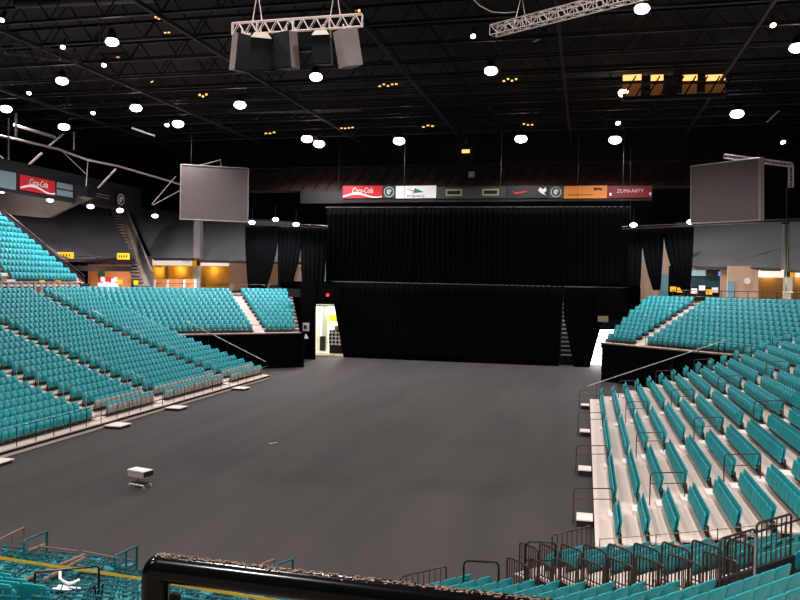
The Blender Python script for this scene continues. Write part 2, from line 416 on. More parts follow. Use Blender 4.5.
# ------------------------------------------------------------------ near corner stand (right) and vomitory
A0=R(47.4); D=Vector((math.cos(A0),math.sin(A0),0)); N=Vector((math.sin(A0),-math.cos(A0),0)); O0=Vector((-2.92,20.72,0)); RR=.81; SP=.512
def zn(k): return .06+.208*k+.011*k*(k-1)/2
rzn=math.atan2(-N.y,-N.x)-R(90)
ns=empty('corner_bleachers',(O0.x,O0.y,0),'near right corner bleachers split by a railed stairway opening','bleachers')
W=2.2
def strip(a,b,k,z=None,name='deck_tier'):
    z=zn(k) if z is None else z
    MB().poly([Vector((p.x,p.y,z-.07)) for p in (a,b,b+N*RR,a+N*RR)],(0,0,.07)).build(name,DECKN,ns)
    if z>.2: MB().poly([Vector((p.x,p.y,0.001)) for p in (a+N*.03,b+N*.03,b+N*RR,a+N*RR)],(0,0,z-.075)).build('riser',UNDER,ns)
for k in range(14):
    o_=O0+N*(RR*k)-N*.55
    # left block runs back from the opening; clipped to X>-5.3
    left=(o_.x+5.2)/D.x
    ext={10:1.2}.get(k,0 if k<10 else 6.0)
    strip(o_-D*left,o_+D*(ext+.12),k)
    nl=int(left/SP)
    for j in range(-int(ext/SP),nl):
        q=O0+N*(RR*k)-D*(SP*j+.2)
        bl='lower rows beside the stair opening' if k<10 else 'rows above the stair opening'
        jj=j+int(ext/SP)
        seat(q.x,q.y,zn(k),rzn,'teal seat, %s from the right end, %s row up in the near right corner bleachers'%(ORD[jj],ORD[k]),'teal seats in the near right corner',style=1 if k<10 else 2)
    if k<10:
        a=o_+D*W; end=(24.8+.425*.5-.425*a.x-a.y)/(D.y+.425*D.x)
        if end>.6:
            strip(a,a+D*end,k)
            m=int((end-1.0)/SP)
            for j in range(m):
                q=O0+N*(RR*k)+D*(W+.9+SP*j)
                if q.y>24.55-.425*(q.x-.5): continue
                seat(q.x,q.y,zn(k),rzn,'teal seat, %s from the opening, %s row, corner block beyond the stair opening'%(ORD[j],ORD[k]),'teal seats in the block beyond the stair opening',style=1)
for k in range(14,19):
    o_=O0+N*(RR*k)-N*.55; strip(o_-D*4,o_+D*7,k)
# end wall of opening
e0=O0+N*(RR*10)-N*.62
g=MB().poly([(e0+D*.0),(e0+D*(W+.3)),(e0+D*(W+.3)+N*.08),(e0+N*.08)],(0,0,zn(10)+.35)); struct(g.build('wall_opening',DARK))
struct(MB().poly([e0-N*8.2,e0+D*W-N*8.2,e0+D*W,e0],(0,0,.02)).build('floor_opening',CARPET))
def bar_rail(p,q,z0,z1,h,n,label,group,m=RAILM,r=.02):
    # guard panel with vertical bars, p..q horizontal points, feet heights z0,z1
    p=Vector((p.x,p.y,z0));q=Vector((q.x,q.y,z1)); o=empty('bar_guard_rail',p,label,'guard rail',group); U=Vector((0,0,h))
    MB().path(rounded([p,p+U,q+U,q],.1),r*1.25,8).build('frame_tube',m,o,'a')
    MB().tube(p+Vector((0,0,.1)),q+Vector((0,0,.1)),r,6).build('bottom_rail',m,o)
    for i in range(1,n): 
        a=p.lerp(q,i/n); MB().tube(a+Vector((0,0,.1)),a+U,.014,6).build('bar',m,o)
    return o
for k in range(0,10):
    a=O0+N*(RR*k)+D*.2-N*.3
    if k>1: bar_rail(a,a+N*.74,zn(k),zn(k),1.0,8,'bronze barred guard panel, %s up the near side of the stair opening'%ORD[k-2],'guard panels on the near side of the stair opening')
    a=O0+N*(RR*k)+D*(W-.05)-N*.3
    if k<9: bar_rail(a,a+N*.74,zn(k),zn(k),1.0,8,'bronze barred guard panel, %s up the far side of the stair opening'%ORD[k],'guard panels on the far side of the stair opening')
zt=zn(10)+.35
a=e0-N*.0; bar_rail(a,a+D*1.15,0.6,.6,zt+.75-.6,7,'tall barred gate panel over the dark end wall, left one of the pair','gate panels at the head of the stair opening')
bar_rail(a+D*1.2,a+D*(W+.25),.6,.6,zt+.85-.6,7,'tall barred gate panel over the dark end wall, right one of the pair','gate panels at the head of the stair opening')
q=a+D*.75+N*.25
o=MB().path(rounded([Vector((q.x,q.y,zn(10))),Vector((q.x,q.y,zn(10)+1.15)),Vector((q.x,q.y,zn(10)+1.15))-D*.28],.1),.022,8).build('hooked_pipe',GALV,None,'a')
tag(o,'pale hooked pipe post standing before the dark barred gate','post')
# front guards
a=O0-N*.45; bar_rail(a+D*(W+1.4),a+D*(W+3.1),.02,.02,.95,8,'barred guard rail fronting the block beyond the stair opening',None)
a=O0-N*.45-D*.6; bar_rail(a-D*1.3,a+D*.2,.02,.02,.78,8,'barred guard rail at floor edge, leftmost, just above the thick pipe rail',None)
# black hoops before opening
p=atZ(462,590,.05); q=atZ(499,592,.05)
hoop(atZ(463,606,0.02),atZ(498,608,0.02),1.2,.028,BLKM,'black hoop handrail with cross bar left of the barred guard panels',None)
hoop(atZ(525,582,0.02),atZ(555,583,0.02),1.15,.028,BLKM,'black hoop handrail just behind the barred guard panels',None)
a=O0+N*(RR*4.5)+D*(W+.85); 
# big loop rails in the right block
p=atZ(770,575,1.0); hoop(O0+N*(RR*7.2)+D*(W+.6)+Vector((0,0,zn(7))),O0+N*(RR*7.2)+D*(W+4.2)+Vector((0,0,zn(7))),1.0,.028,BLKM,'long black hoop rail above the corner seats at the right edge',None)
# rope along near end of right stand
o=empty('rope_rail',(.6,24.95,.4),'slack yellow-brown rope on thin posts along the near end of the right-hand bleachers','rope')
pp=[]
for k in range(0,20,1): pp.append((.6+PITCH*k,24.85-.34*k,zk(k)+.25))
MB().path(pp,.013,6).build('rope',mat('dull_yellow_rope',(150,120,70),.7),o)
for k in range(0,20,2): MB().tube((.6+PITCH*k,24.85-.34*k,zk(k)-.05),(.6+PITCH*k,24.85-.34*k,zk(k)+.28),.015,6).build('post',RAILM,o)

# ------------------------------------------------------------------ near frontal stand (left) with seats folded flat
fs=empty('end_bleachers',(-14,19.6,0),'near end bleachers whose teal seats are folded flat, below left','bleachers')
for k in range(14):
    y=19.9-RR*k; MB().bb((-22.5,y-RR,zn(k)-.07),(-5.5,y,zn(k))).build('deck_tier',UNDER,fs)
    if k: MB().bb((-22.5,y-RR,.001),(-5.5,y-.03,zn(k)-.075)).build('riser',UNDER,fs)
fp=MB(); panel(fp,.42,.24,.06,.03,0,0,0,R(-75),.02,3,(1.,.9,.5),.012)
TEALD=mat('dull_teal_plastic',(14,122,128),.5,noise=.2,scale=4,rand=.25)
fpm=fp.mesh('folded_back',TEALD,'a')
ff=MB()
for s in (-1,1):
    ff.tube((s*.2,-.22,.02),(s*.2,.24,.10),.016,5); ff.tube((s*.2,.24,.10),(s*.2,.24,.26),.014,5); ff.tube((s*.2,-.22,.02),(s*.17,-.2,.2),.012,5)
ff.tube((-.24,.24,.26),(.24,.24,.26),.018,5); ff.tube((-.24,-.2,.2),(.24,-.2,.2),.014,5); ff.box((.0,.1,.3),(.10,.05,.05)); ff.box((-.14,-.1,.24),(.06,.14,.03))
for s in (-1,1):
    ff.tube((s*.23,-.3,.3),(s*.14,.05,.12),.014,5); ff.box((s*.22,.0,.2),(.02,.34,.06)); ff.tube((s*.1,.2,.1),(s*.12,.34,.34),.012,5)
ff.tube((-.24,-.3,.3),(.24,-.3,.3),.014,5); ff.tube((-.2,.34,.34),(.1,.3,.36),.012,5); ff.box((.05,-.22,.12),(.3,.1,.02))
ffm=ff.mesh('hinge_frame',TEALF)
cand=[]
for k in range(0,14):
    for j in range(33):
        x=-22.2+.51*j; y=19.9-RR*k-.42
        if x>-5.7: continue
        px,py,d=pr((x,y,zn(k)+.25))
        if (k==8 and x<-10.6) or (k==9 and x<-9.8) or (k>9 and x<-8.6):
            seat(x,y,zn(k),0,'upright teal seat, %s from the left in row %s of the near left bleachers'%(ORD[j],['eight','nine','ten','eleven','twelve','thirteen','fourteen'][k-7]),'upright teal seats at lower left',style=2)
            continue
        if abs(x+11.6)<.5 or abs(x+7.9)<.35: continue
        if -12<px<420 and py<612: cand.append((d,k,j,x,y))
cand.sort(); keep=cand[-300:] if len(cand)>300 else cand
keep=cand[:300]; rest=cand[300:]
for (d,k,j,x,y) in keep:
    o=empty('folded_seat',(x,y,zn(k)+.1),'teal seat folded flat, %s from the left, %s row up, near left bleachers'%(ORD[j],ORD[k]),'seat','folded seats at the near end')
    o.rotation_euler=(random.uniform(-.05,.05),random.uniform(-.05,.05),random.uniform(-.06,.06))
    for nm,me in (('folded_back',fpm),('hinge_frame',ffm)):
        c=bpy.data.objects.new(nm,me); COL.objects.link(c); c.parent=o
        if nm=='folded_back': c.location=(0,random.uniform(-.03,.03),.17+random.uniform(0,.05)); c.rotation_euler=(random.uniform(-.5,.3),random.uniform(-.25,.25),random.uniform(-.25,.25))
if rest:
    g=MB()
    for (d,k,j,x,y) in rest:
        o=Vector((x,y,zn(k)+.27)); g.add([Vector(v)+o for v in fp.v],fp.f)
    tag(g.build('folded_seats',TEAL),'distant remainder of flat-folded teal seats in the near left bleachers','seat',kind='stuff')
# rails on that stand
def yrail(x,k0,k1,h,m,r,label,name='aisle_handrail',posts=2):
    p0=Vector((x,19.9-RR*k0-.3,zn(k0))); p1=Vector((x,19.9-RR*k1-.3,zn(k1))); o=empty(name,p0,label,'handrail'); U=Vector((0,0,h))
    MB().path(rounded([p0,p0+U,p1+U,p1],.08),r,8).build('bent_tube',m,o,'a')
    for i in range(1,posts):
        q=p0.lerp(p1,i/posts); MB().tube(q,q+U,r*.8,6).build('post',m,o)
    return o
def railpx(p,q,h,m,r,label,zz,posts=0,name='aisle_handrail',drop=None):
    a=atZ(*p,zz[0]); b=atZ(*q,zz[1]); o=empty(name,(b.x,b.y,b.z-h),label,'handrail')
    MB().path(rounded([a-Vector((0,0,drop or h)),a,b,b-Vector((0,0,h))],.08),r,8).build('bent_tube',m,o,'a')
    for i in range(1,posts+1):
        c=a.lerp(b,i/(posts+1)); MB().tube(c-Vector((0,0,h)),c,r*.8,6).build('post',m,o)
    return o
railpx((-14,546),(24,527.5),.95,BRN,.032,'brown handrail with dark posts at the far left edge',(1.6,1.2),2)
railpx((24,541),(47,531),.85,TEALF,.032,'teal painted hoop handrail among the folded seats, left one',(1.35,1.15))
railpx((115,556),(137,546),.9,TEALF,.032,'teal painted hoop handrail among the folded seats, beside the thick pipe post',(1.35,1.1),1)
railpx((272,566),(293,559),.7,TEALF,.03,'teal handrail end peeking above the thick black pipe rail',(1.15,1.0))
railpx((262,564),(275,559),.7,BRN,.03,'brown handrail end peeking above the thick black pipe rail',(1.15,1.0))
for p,q,z,lab in (((18,583),(84,555),(1.75,.9),'long brown beam lying across the folded seats, upper one'),((38,583),(84,558),(1.75,.9),'long brown beam lying across the folded seats, lower one'),((28,551),(44,545),(.75,.62),'short brown beam beside the left teal hoop')):
    a=atZ(*p,z[0]);b=atZ(*q,z[1]); tag(MB().tube(a,b,.045,6).build('brown_beam',BRN),lab,'beam')
for i,(p,q) in enumerate((((38,546),(78,551)),((82,551),(118,558)),((20,589),(52,580)))):
    a=atZ(*p,.72+.02*i);b=atZ(*q,.72+.02*i)
    if i<2: tag(MB().tube(a,b,.022,6).build('seat_frame_rail',BRN),['thin brown rail on the folded seats below the left teal hoop','thin brown rail on the folded seats right of the long beams'][i],'rail')
# yellow tape
a=[(-20,555,2.1),(0,558,2.05),(60,567,2.0),(100,572.5,2.0),(145,579.5,2.0),(200,588.5,2.05),(290,603,2.1)]
g=MB(); pts=[atZ(x,y,z) for x,y,z in a]
for p,q in zip(pts[:-1],pts[1:]): g.poly([p+Vector((0,0,.035)),q+Vector((0,0,.028)),q-Vector((0,0,.028)),p-Vector((0,0,.035))],(0,.006,0))
tag(g.build('caution_tape',TAPE),'yellow caution tape stretched over the folded seats at lower left','tape')
# black rail lower left
a=atZ(35,572,3.0); b=atZ(99,566,3.0); c=b; d0=atZ(35,592,2.55); d1=atZ(99,583,2.6)
b=Vector((b.x,a.y+ (b.y-a.y),a.z))
o=empty('landing_rail',(a.x,a.y,a.z-1.1),'black tubular landing rail with mid bar in the lower left corner','handrail')
MB().path(rounded([a-Vector((0,0,1.1)),a,b,b-Vector((0,0,1.0))],.06),.022,8).build('bent_tube',BLKM,o,'a')
MB().tube(a-Vector((0,0,.42)),b-Vector((0,0,.42)),.018,8).build('mid_rail',BLKM,o)
for s in (.93,1.07): MB().tube(a.lerp(b,s)-Vector((0,0,.35)),a.lerp(b,1)-Vector((0,0,1.0)),.018,6).build('brace',BLKM,o)
g=MB().path(rounded([atZ(60,571,2.5),atZ(60,580,2.45),atZ(70,584,2.5),atZ(79,580,2.5)],.12),.03,8)
tag(g.build('bent_white_pipe',WHT,None,'a'),'white bent pipe lying among the folded seats','pipe')
a=atZ(66,589,2.42); tag(MB().box(a,(.5,.25,.03)).build('white_sheet',WHT),'small white panel lying below the bent white pipe','panel')

# ------------------------------------------------------------------ emit seats
IND.sort(key=lambda t:t[0]); ind=IND[:300]
for t in IND[300:]: STUFF.append((t[1],t[2],t[3]-(.17 if t[7] else 0),t[4],False))
proto=None
for (d,x,y,z,rz,label,group,style) in ind:
    o=bpy.data.objects.new('arena_seat',None); COL.objects.link(o); o.location=(x,y,z); o.rotation_euler=(0,0,rz); o.empty_display_size=.1
    tag(o,label,'seat',group)
    for nm,me in (('backrest',(mesh_back,mesh_cback,mesh_sback)[style]),('seat_pan',mesh_cpan if style else mesh_pan),('bracket',mesh_cbrk if style else mesh_brk)):
        c=bpy.data.objects.new(nm,me); COL.objects.link(c); c.parent=o
# upper left stand seats
US=[]
ul=empty('upper_bleachers',(-50,50,8.6),'upper tier of teal seats at the left edge of the photo','bleachers')
UX,UZ,UR,UP=-49.6,7.95,.575,.82; UYE=69.5
for k in range(13):
    x=UX-UP*k; z=UZ+UR*k
    MB().bb((x,28,z-.1),(x-UP,UYE,z)).build('deck_tier',DECKN,ul)
    MB().bb((x-.02,28,z-UR),(x-.06,UYE,z-.1)).build('riser',RISER,ul)
    for j in range(74):
        y=UYE-.6-.52*j
        if abs(y-59.2)<.6: continue
        if y<30: break
        STUFF.append((x-.55,y,z,R(-90),False))
    MB().bb((x,58.7,z),(x-.4,59.7,z+.2)).build('aisle_step',STEP,ul)
o=empty('end_handrail',(UX,UYE,UZ),'dark sloping rail at the far end of the upper left tier','handrail')
MB().tube((UX,UYE+.1,UZ+.6),(UX-UP*13,UYE+.1,UZ+UR*13+.6),.04,6).build('top_rail',RAILM,o)
MB().poly([(UX,UYE+.1,UZ-.1),(UX,UYE+.1,UZ+.3),(UX-UP*13,UYE+.1,UZ+UR*13+.3),(UX-UP*13,UYE+.1,UZ+UR*13-.1)],(0,.06,0)).build('side_panel',DARK,o)
for silver in (False,True):
    arr=[s for s in STUFF if bool(s[4])==silver]
    if not arr: continue
    a=np.array([s[:4] for s in arr]); c,s_=np.cos(a[:,3]),np.sin(a[:,3]); V=low_v
    X=V[None,:,0]*c[:,None]-V[None,:,1]*s_[:,None]+a[:,0:1]; Y=V[None,:,0]*s_[:,None]+V[None,:,1]*c[:,None]+a[:,1:2]; Z=np.repeat(V[None,:,2],len(arr),0)+a[:,2:3]
    vv=np.stack([X,Y,Z],-1).reshape(-1,3); n=len(arr); nv=len(V)
    loops=[];starts=[];tot=[]
    lf=np.concatenate([np.array(f) for f in low_f]); ln=np.array([len(f) for f in low_f])
    lo=(lf[None,:]+(np.arange(n)*nv)[:,None]).reshape(-1); lt=np.tile(ln,n); ls=np.concatenate([[0],np.cumsum(lt)[:-1]])
    me=bpy.data.meshes.new('arena_seats'); me.vertices.add(len(vv)); me.vertices.foreach_set('co',vv.ravel())
    me.loops.add(len(lo)); me.loops.foreach_set('vertex_index',lo.astype(np.int32)); me.polygons.add(len(lt)); me.polygons.foreach_set('loop_start',ls.astype(np.int32)); me.polygons.foreach_set('loop_total',lt.astype(np.int32))
    mi=np.tile(np.array(low_m),n)
    if silver:
        for m in (SILV,TEAL,DKBRK): me.materials.append(m)
        nb=len(LB.f); base=np.array([1]*len(LB.f)+[0]*len(LP.f)+[2]*len(LK.f)); mi=np.tile(base,n)
    else:
        for m in (TEAL,DKBRK): me.materials.append(m)
    me.polygons.foreach_set('material_index',mi.astype(np.int32)); me.update(calc_edges=True); me.validate()
    o=bpy.data.objects.new('silver_fronted_seats' if silver else 'arena_seats',me); COL.objects.link(o)
    tag(o,'silver-fronted teal seats in the two lowest rows of the left-hand bleachers' if silver else 'all the more distant rows of teal arena seats around the floor','seat',kind='stuff')
print('seats',len(ind),len(STUFF),'folded',len(keep),len(rest))

# ------------------------------------------------------------------ thick foreground pipe rail
a=atD(156,567,1.6); zz=a.z; b=atZ(700,634,zz)
dirv=(b-a).normalized(); o=empty('pipe_handrail',(a.x,a.y,zz-1.05),'thick worn black pipe handrail close to the viewer along the bottom edge','handrail')
far=a+dirv*2.6
MB().path(rounded([a-Vector((0,0,1.05)),a,far],.016,5),.0285,20).build('bent_pipe',RUST,o,'a')
g=MB(); rnd=random.Random(3)
sdv=dirv.cross(Vector((0,0,1))); 
for _ in range(1500):
    t=rnd.uniform(.0,2.2); an=R(rnd.gauss(97,8)); nr=(-sdv*math.cos(an)+Vector((0,0,1))*math.sin(an)); r_=rnd.uniform(.0008,.0026)
    p=a+dirv*(t+.005)+nr*.0281; tt_=nr.cross(dirv).normalized(); q=[p+dirv*(r_*rnd.uniform(.6,2.2)*math.cos(R(60*i)))+tt_*(r_*rnd.uniform(.5,1.)*math.sin(R(60*i))) for i in range(6)]
    g.poly([v for v in q],nr*rnd.uniform(.0008,.0026))
c=g.build('chipped_paint',CHIP,o); c['label']='rusty chipped strip along the top of the pipe'
pl=a+dirv*.045-Vector((0,0,.55)); MB().box(pl,(.022,.008,1.0),(dirv,dirv.cross(Vector((0,0,1))),Vector((0,0,1)))).build('flange_plate',TARP,o)
MB().tube(far-Vector((0,0,1.05)),far,.029,16).build('post',RUST,o)
# landing beneath the viewer and the rail
struct(MB().bb((-6,-4,6.55),(6,2.1,a.z-1.04)).build('floor_landing',CONC))

# ------------------------------------------------------------------ central curtains
def drape(name,x0,x1,y,z0,z1,label,amp=.07,wl=.55,shape=None,group='black drapes on the main truss',n=None,seed=1,dx=None):
    rnd=random.Random(seed); n=n or int((x1-x0)/.09); V=[];Fc=[]; rows=10
    ph=[rnd.uniform(-1,1) for _ in range(n+1)]
    for j in range(rows+1):
        v=j/rows; z=z1+(z0-z1)*v
        for i in range(n+1):
            u=i/n; x=x0+(x1-x0)*u
            if shape: x=shape(u,v)
            V.append((x,y+amp*math.sin(2*math.pi*(x1-x0)*u/wl+ph[i]*.5)*(0.6+.4*v),z))
    for j in range(rows):
        for i in range(n): k=j*(n+1)+i; Fc.append((k,k+1,k+n+2,k+n+1))
    o=MB().add(V,Fc).build(name,BLACK,None,'all'); tag(o,label,'curtain',group)
    s=o.modifiers.new('s','SOLIDIFY'); s.thickness=.04; return o
YC=83.
# upper pair with a slit at px 414
xs=atY(414,280,YC).x
drape('stage_curtain',-28.4,xs+.05,YC,8.2,16.6,'left panel of the wide upper black curtain',shape=lambda u,v:-28.4+(xs+.1-(.35*max(0,v-.6)/.4)+28.4)*u,seed=2)
drape('stage_curtain',xs,4.2,YC,8.2,16.6,'right panel of the wide upper black curtain',shape=lambda u,v:(xs+.3*max(0,v-.6)/.4)+(4.2-xs-(.3*max(0,v-.6)/.4))*u,seed=3)
o=empty('curtain_truss',(-12,YC,16.6),'long pale pipe carrying the upper black curtain','pipe')
MB().tube((-28.5,YC,16.7),(4.3,YC,16.55),.055,8).build('pipe',mat('dim_pipe',(74,68,64),.5,noise=.5,scale=1),o)
for x in (-27,-19.5,-9,-1,3.5): MB().tube((x,YC,16.7),(x,YC,24.6),.02,5).build('hanger_cable',STEEL,o)
YL=82.4
def lshape(u,v):
    return (-27.5+1.7*max(0,v-.1))*(1-u)+(-2.2-.35*v)*u
drape('stage_curtain',-27.5,-2.2,YL,0.02,8.35,'lower black stage curtain left of the bright stepped slit',shape=lshape,seed=5)
def rshape(u,v): return (-2.2+1.2*max(0,v-.35)/.65)*(1-u)+(5.2-3.6*min(1,v/.5)-1.0*max(0,(v-.5)/.5))*u
drape('stage_curtain',-2.2,5.2,YL+.1,0.02,8.35,'lower black stage curtain right of the bright stepped slit',shape=rshape,seed=6)
o=tag(MB().tube((-27.6,YL,8.42),(5.3,YL,8.25),.06,8).build('curtain_pipe',mat('dull_pipe',(64,60,58),.5)),'thin pipe along the top of the lower black curtain','pipe')
# stepped gleam behind slit: retracted bleacher steps
o=empty('stair_unit',(-1.6,85,0),'steep pale-nosed stair unit seen through the slit in the lower curtain','stairs')
MB().poly([(-2.6,84.2,0),(-2.6,88.5,0),(-2.6,88.5,6.8),(-2.6,84.2,.9)],(2.4,0,0)).build('dark_body',DARK,o)
for i in range(13): MB().bb((-2.4,84.15+.33*i,1.0+.44*i),(-.5,84.4+.33*i,1.12+.44*i)).build('tread',WHT,o)
# side leg drapes
def leg(pxl,pxr,bl,br,ytop,ybot,Y,label,seed,grp='tied-back black leg drapes'):
    tl=atY(pxl,ytop,Y); tr=atY(pxr,ytop,Y); bl_=atY(bl,ybot,Y); br_=atY(br,ybot,Y)
    return drape('leg_drape',tl.x,tr.x,Y,bl_.z,tl.z,label,amp=.1,wl=.55,shape=lambda u,v:(tl.x+(bl_.x-tl.x)*v**1.7)*(1-u)+(tr.x+(br_.x-tr.x)*v**1.7)*u,group=grp,seed=seed)
leg(245,279,248,266,226,289,80.,'tapered black drape, leftmost of the three left of the stage curtain',11)
leg(278,303,278,291,227,287,80.2,'tapered black drape, middle of the three left of the stage curtain',12)
leg(301,327,302,324,227,287,80.4,'tapered black drape, right of the three left of the stage curtain',13)
leg(628,643,628,640,228,290,80.4,'tapered black drape, left of the three right of the stage curtain',14)
leg(641,664,653,660,228,290,80.2,'tapered black drape, middle of the three right of the stage curtain',15)
leg(663,694,682,690,227,292,80.,'tapered black drape, rightmost of the three right of the stage curtain',16)
for (p,q,lab) in (((180,219),(328,228),'left'),((622,229),(800,221),'right')):
    a=atY(*p,79.6); b=atY(*q,80.2); o=empty('lighting_truss',a,'long thin horizontal truss carrying the %s leg drapes'%lab,'truss','leg drape trusses')
    for dz in (0,.22): MB().tube(a+Vector((0,0,dz)),b+Vector((0,0,dz)),.035,6).build('chord',mat('dim_tube',(105,98,94),.4,metal=.5),o)
# dark wall between left leg drapes and door
tag(MB().bb((-34.5,84.4,5.9),(-25.4,84.5,8.4)).build('masking_flat',BLACK),'black masking flat over the left doorway','flat')
p0=atY(301,290,79.0); p1=atY(316,290,79.0)
tag(MB().bb((atY(301,300,79).x,79.0,0.02),(atY(316,300,79).x,79.08,8.2)).build('masking_flat',BLACK),'black masking flat left of the bright doorway','flat')
tag(MB().bb((atY(300,300,79.3).x,79.1,atY(320,304,79.3).z),(atY(340,300,79.3).x,79.2,8.2)).build('masking_flat',BLACK),'black masking flat directly above the bright doorway','flat')
tag(MB().disc(atY(328,295,79)+Vector((0,-.1,0)),(0,-1,0),.16).build('red_light',REDL),'small red light above the bright left doorway','light')
o=empty('wall_box',atY(306,325,78.9),'white electrical box and small cone on black flat left of doorway','box')
a=atY(306,327,78.9); MB().box(a,(.7,.12,.9)).build('housing',WHT,o); MB().box(a+Vector((-.05,-.08,0)),(.3,.05,.4)).build('recess',DARK,o)
MB().tube(atY(306,338.5,78.9),atY(306,334,78.9),.28,10,r2=.05).build('horn',WHT,o)
# left corridor
cx0=atY(316,330,86).x; cx1=-25.5
struct(MB().bb((cx0-.4,85,0),(cx0-.2,95,5.6)).build('wall_corridor_left',PALE))
struct(MB().bb((cx0-.4,95,0),(cx1+2,95.2,5.6)).build('wall_corridor_back',PALE))
struct(MB().bb((cx0-.4,84.6,5.55),(cx1+2,95,5.7)).build('ceiling_corridor',PALE))
struct(MB().bb((cx0-.4,84.0,0.0),(cx1+2,95,.012)).build('floor_corridor',mat('pale_floor',(200,190,170),.5)))
tag(MB().bb((atY(322,300,88).x,88,0),(atY(328.5,300,88).x,88.3,5.5)).build('corridor_pillar',PALE),'pale square pillar inside the bright left corridor','pillar')
a=atY(336,337,87)
o=empty('draped_table',(a.x,87,0),'table under a black and white checked cloth in the corridor','table')
ck=mat('checked_cloth',(250,250,250)); nt=ck.node_tree; c_=nt.nodes.new('ShaderNodeTexChecker'); c_.inputs['Scale'].default_value=3.2; c_.inputs['Color1'].default_value=(.9,.9,.9,1); c_.inputs['Color2'].default_value=(.01,.01,.01,1)
tc=nt.nodes.new('ShaderNodeTexCoord'); mp=nt.nodes.new('ShaderNodeMapping'); mp.inputs['Rotation'].default_value=(0,R(45),0); nt.links.new(tc.outputs['Object'],mp.inputs[0]); nt.links.new(mp.outputs[0],c_.inputs[0]); nt.links.new(c_.outputs[0],nt.nodes['Principled BSDF'].inputs['Base Color'])
MB().bb((a.x-.75,86.6,1.0),(a.x+1.2,87.4,2.75)).build('cloth',ck,o); MB().bb((a.x-.7,86.65,.0),(a.x+1.15,87.35,1.0)).build('base',DARK,o); MB().disc((a.x+.2,87,2.75),(0,0,1),.4,16,.5).build('bundle',BRN,o)
b=atY(333,318,88.5); tag(MB().box(b,(1.6,.1,.8)).build('yellow_sign',YEL),'yellow sign hanging in the bright left corridor','sign')
b=atY(322,343,86.6); tag(MB().bb((atY(320.5,300,86.4).x,86.4,.3),(atY(326,300,86.4).x,86.5,2.0)).build('notice_board',TARP),'grey notice board leaning on the corridor pillar','board')
# right daylight opening
d0=atY(592,330,84.5); 
o=MB().poly([atY(588,345,86),atY(598,330,86),atY(628,330,86),atY(628,369,86),atY(588,369,86)],(0,.1,0)).build('door_daylight',DAY); struct(o)
tag(MB().bb((atY(594,320,82).x,82,5.0),(atY(640,320,82).x,82.06,8.3)).build('masking_flat',BLACK),'black masking flat above the right daylight opening','flat')
# side drape right of centre (covers between curtain and corner stand)
a=atY(603,319,76); tag(MB().box(a,(.95,.2,.55)).build('small_sign_box',mat('dim_sign',(150,135,110),.6)),'small pale sign box above the daylight opening','sign')

# ------------------------------------------------------------------ sponsor boards (ring)
YB=88.
def board(x0,y0,x1,y1,m,label,Y=YB,name='sponsor_board'):
    a=atY(x0,y0,Y); b=atY(x1,y1,Y); o=empty(name,((a.x+b.x)/2,Y,b.z),label,'sign')
    MB().bb((a.x,Y,b.z),(b.x,Y+.15,a.z)).build('board_face',m,o)
    return o,Vector(((a.x+b.x)/2,Y-.03,(a.z+b.z)/2)),(b.x-a.x),(a.z-b.z)
XR=(1,0,0);ZR=(0,0,1)
def swoosh(c,w,h,m,par,ax=Vector((1,0,0)),nrm=Vector((0,-1,0))):
    V=[];n=16
    for i in range(n+1):
        u=i/n; x=(u-.5)*w; z=-h*.28+h*.16*math.sin(u*math.pi*2-.6)+h*.1*u*0; t=h*.08*(1.1-abs(u-.35))
        V+=[Vector(c)+ax*x+Vector((0,0,z-t)),Vector(c)+ax*x+Vector((0,0,z+t))]
    g=MB().add(V,[(2*i,2*i+2,2*i+3,2*i+1) for i in range(n)]); V2=[v-nrm*.02 for v in V]; g.add(V2,[(2*i,2*i+1,2*i+3,2*i+2) for i in range(n)])
    o=g.build('white_wave',WHT,par)
def emblem(c,r,par,nrm=Vector((0,-1,0)),ax=Vector((1,0,0))):
    MB().path([Vector(c)+ax*(r*math.cos(t))+Vector((0,0,r*math.sin(t))) for t in [2*math.pi*i/24 for i in range(24)]],r*.08,6,closed=True).build('ring',mat('dim_white',(190,200,195),.6),par)
    pts=[(-.5,-.2),(-.45,.3),(-.1,.6),(.35,.5),(.6,.15),(.35,.05),(.05,.2),(.25,-.1),(.1,-.55),(-.2,-.5)]
    MB().poly([Vector(c)+ax*(x*r)+Vector((0,0,z*r)) for x,z in pts],nrm*-.02).build('emblem_head',mat('dim_white',(190,200,195),.6),par)
o,c,w,h=board(343,186,382,198,REDB,'red board with white script lettering above the stage curtain')
text('Coca-Cola',h*.62,c+Vector((-.1*w*0,-.02,h*.1)),XR,ZR,WHT,parent=o,shear=.35,width=w*.52); swoosh(c+Vector((0,-.01,0)),w,h,WHT,o)
o,c,w,h=board(383,186,395,198,GRNB,'green board with a round pale emblem, left of centre'); emblem(c,h*.4,o)
o,c,w,h=board(396,186,436,198,mat('white_board',(232,230,228),.6),'white board with a green arrow shape above lettering')
MB().poly([c+Vector((x*w,-.0,z*h)) for x,z in ((-.26,.3),(-.05,.1),(-.02,.32),(.16,.05),(.2,-.02),(-.12,-.12),(-.04,.0))],(0,-.02,0)).build('green_arrow',mat('green_arrow',(20,120,78),.5),o)
text('EMBARQ',h*.26,c+Vector((0,-.01,-.34*h)),XR,ZR,mat('dark_letters',(40,50,50)),parent=o,width=w*.42)
o,c,w,h=board(437,187,506,198,mat('dark_grey_board',(46,50,48),.6),'dark grey board holding two small framed displays')
for fx in (-.25,.28):
    fr=MB().bb((c.x+fx*w-.95,YB-.06,c.z-.38),(c.x+fx*w+.95,YB-.01,c.z+.38)).build('display_frame',mat('pale_olive',(150,150,110),.5),o); MB().bb((c.x+fx*w-.75,YB-.09,c.z-.2),(c.x+fx*w+.75,YB-.05,c.z+.2)).build('display',DARK,fr)
